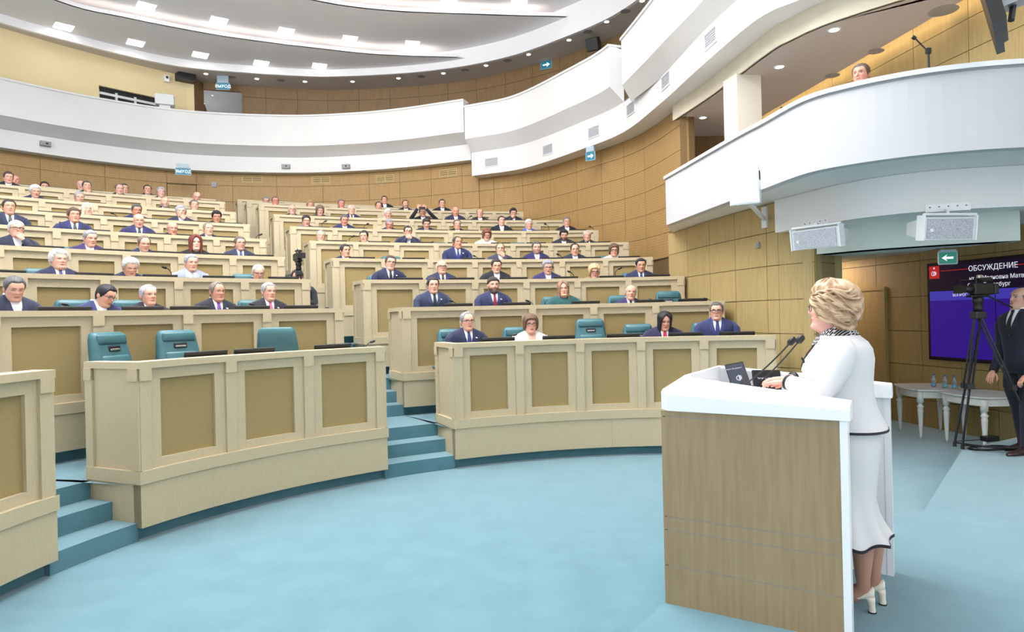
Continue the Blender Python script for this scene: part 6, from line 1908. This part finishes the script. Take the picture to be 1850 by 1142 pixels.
def speaker_hair():
    m = MB()
    na, ns = 96, 44
    ph_d, zl, _ = LINES['bouffant']
    def col(pd, sg):
        phi = sg * pd * DEG
        z0 = np.interp(pd, ph_d, zl)
        s = np.linspace(0, 1, ns)
        t = z0 + (.999 - z0) * s
        x, y, _ = surf(np.full(ns, phi), np.maximum(t, .24), .96)
        P = np.stack([x, y, t * HH], -1)
        D = P - np.array([0, .01, .52 * HH])
        D[:, 2] = np.where(t < .35, 0, D[:, 2])
        D /= np.linalg.norm(D, axis=1)[:, None] + 1e-6
        back = np.clip((pd - 60) / 90, 0, 1)
        fr_ = np.clip((pd - 25) / 50, 0, 1) if True else 1
        k = .012 + .016 * fr_ + .012 * np.clip((t - .78) / .15, 0, 1) + .030 * back * np.clip((t + .1) / .4, 0, 1) + .010 * np.clip((t - .8) / .2, 0, 1)
        wc = np.clip((t - .78) / .2, 0, 1)
        k = k * (1 - wc) + .046 * wc
        q = t * 9 - pd / 26.0
        k = k + .0065 * np.abs(np.sin(2.4 * q + 1.2 * np.sin(pd / 17.0))) + .0025 * np.sin(pd / 3.1 + 6 * t)
        prof = np.clip(s / .07, 0, 1) ** .5
        return F.xf(P + D * (.001 + prof * k)[:, None])
    half = np.linspace(0, 180, na // 2)
    cols = [col(p_, -1) for p_ in half[::-1]] + [col(p_, 1) for p_ in half[1:]]
    m.loft([list(c_) for c_ in cols], closed=False)
    return m
spart('hair', speaker_hair(), hm)
# swept locks over the set hair
lk = MB()
rl = random.Random(3)
def hp_(pd, t, extra):
    x, y, _ = surf(np.array([pd * DEG]), np.array([max(t, .24)]), .96)
    P = np.array([[x[0], y[0], t * HH]])
    D = P - np.array([0, .01, .52 * HH])
    if t < .35: D[:, 2] = 0
    D /= np.linalg.norm(D)
    back = min(1, max(0, (pd - 60) / 90))
    k = .030 + .030 * back * min(1, max(0, (t + .1) / .4)) + .010 * min(1, max(0, (t - .8) / .2))
    return F.xf(P + D * (k + extra))[0]
for i in range(40):
    pd0, t0 = rl.uniform(32, 75), rl.uniform(.50, .88)
    pts = []
    dl, dt = rl.uniform(55, 95), rl.uniform(-.45, -.1)
    for f in np.linspace(0, 1, 9):
        pd = min(179, pd0 + dl * f)
        t = max(.02, min(.80, t0 + dt * f + .06 * math.sin(f * 6 + i)))
        pts.append(hp_(pd, t, .000 + .003 * math.sin(math.pi * f)))
    lk.tube(pts, [.002, .008, .012, .014, .014, .013, .011, .008, .002], 7, True, (1.5, .7))
spart('hair_locks', lk, hm)
# court shoes
M_SHOE = mat('cream_leather', (226, 220, 204), 0.35)
for s, y0 in ((1, .055), (-1, .095)):
    m_ = MB()
    rings = []
    for y, z0, z1, w_ in ((.062, .082, .118, .012), (.055, .075, .135, .026), (.035, .070, .120, .031), (.0, .062, .098, .032), (-.05, .035, .078, .034), (-.10, .012, .060, .040), (-.15, .004, .045, .038), (-.19, .003, .028, .022), (-.205, .004, .016, .006)):
        cz, hz_ = (z0 + z1) / 2, (z1 - z0) / 2
        rings.append([(s * .067 + w_ * math.cos(a), y0 + y, cz + hz_ * math.sin(a)) for a in np.linspace(0, 2 * math.pi, 14, endpoint=False)])
    m_.loft(rings, True, True)
    sh = spart('shoe', m_, M_SHOE)
    rr = []
    for z, wx, wy, y in ((.0, .019, .018, .050), (.010, .018, .017, .050), (.035, .016, .016, .048), (.06, .021, .021, .044), (.082, .028, .028, .036)):
        rr.append([(s * .067 + wx * math.cos(a), y0 + y + wy * math.sin(a), z) for a in np.linspace(0, 2 * math.pi, 12, endpoint=False)])
    spart('heel', MB().loft(rr, True, True), M_SHOE, True, sh)
    spart('heel_tip', MB().lathe([(.0195, 0.0), (.0195, .007)], (s * .067, y0 + .05, 0.0), 12), M_TRIM, False, sh)
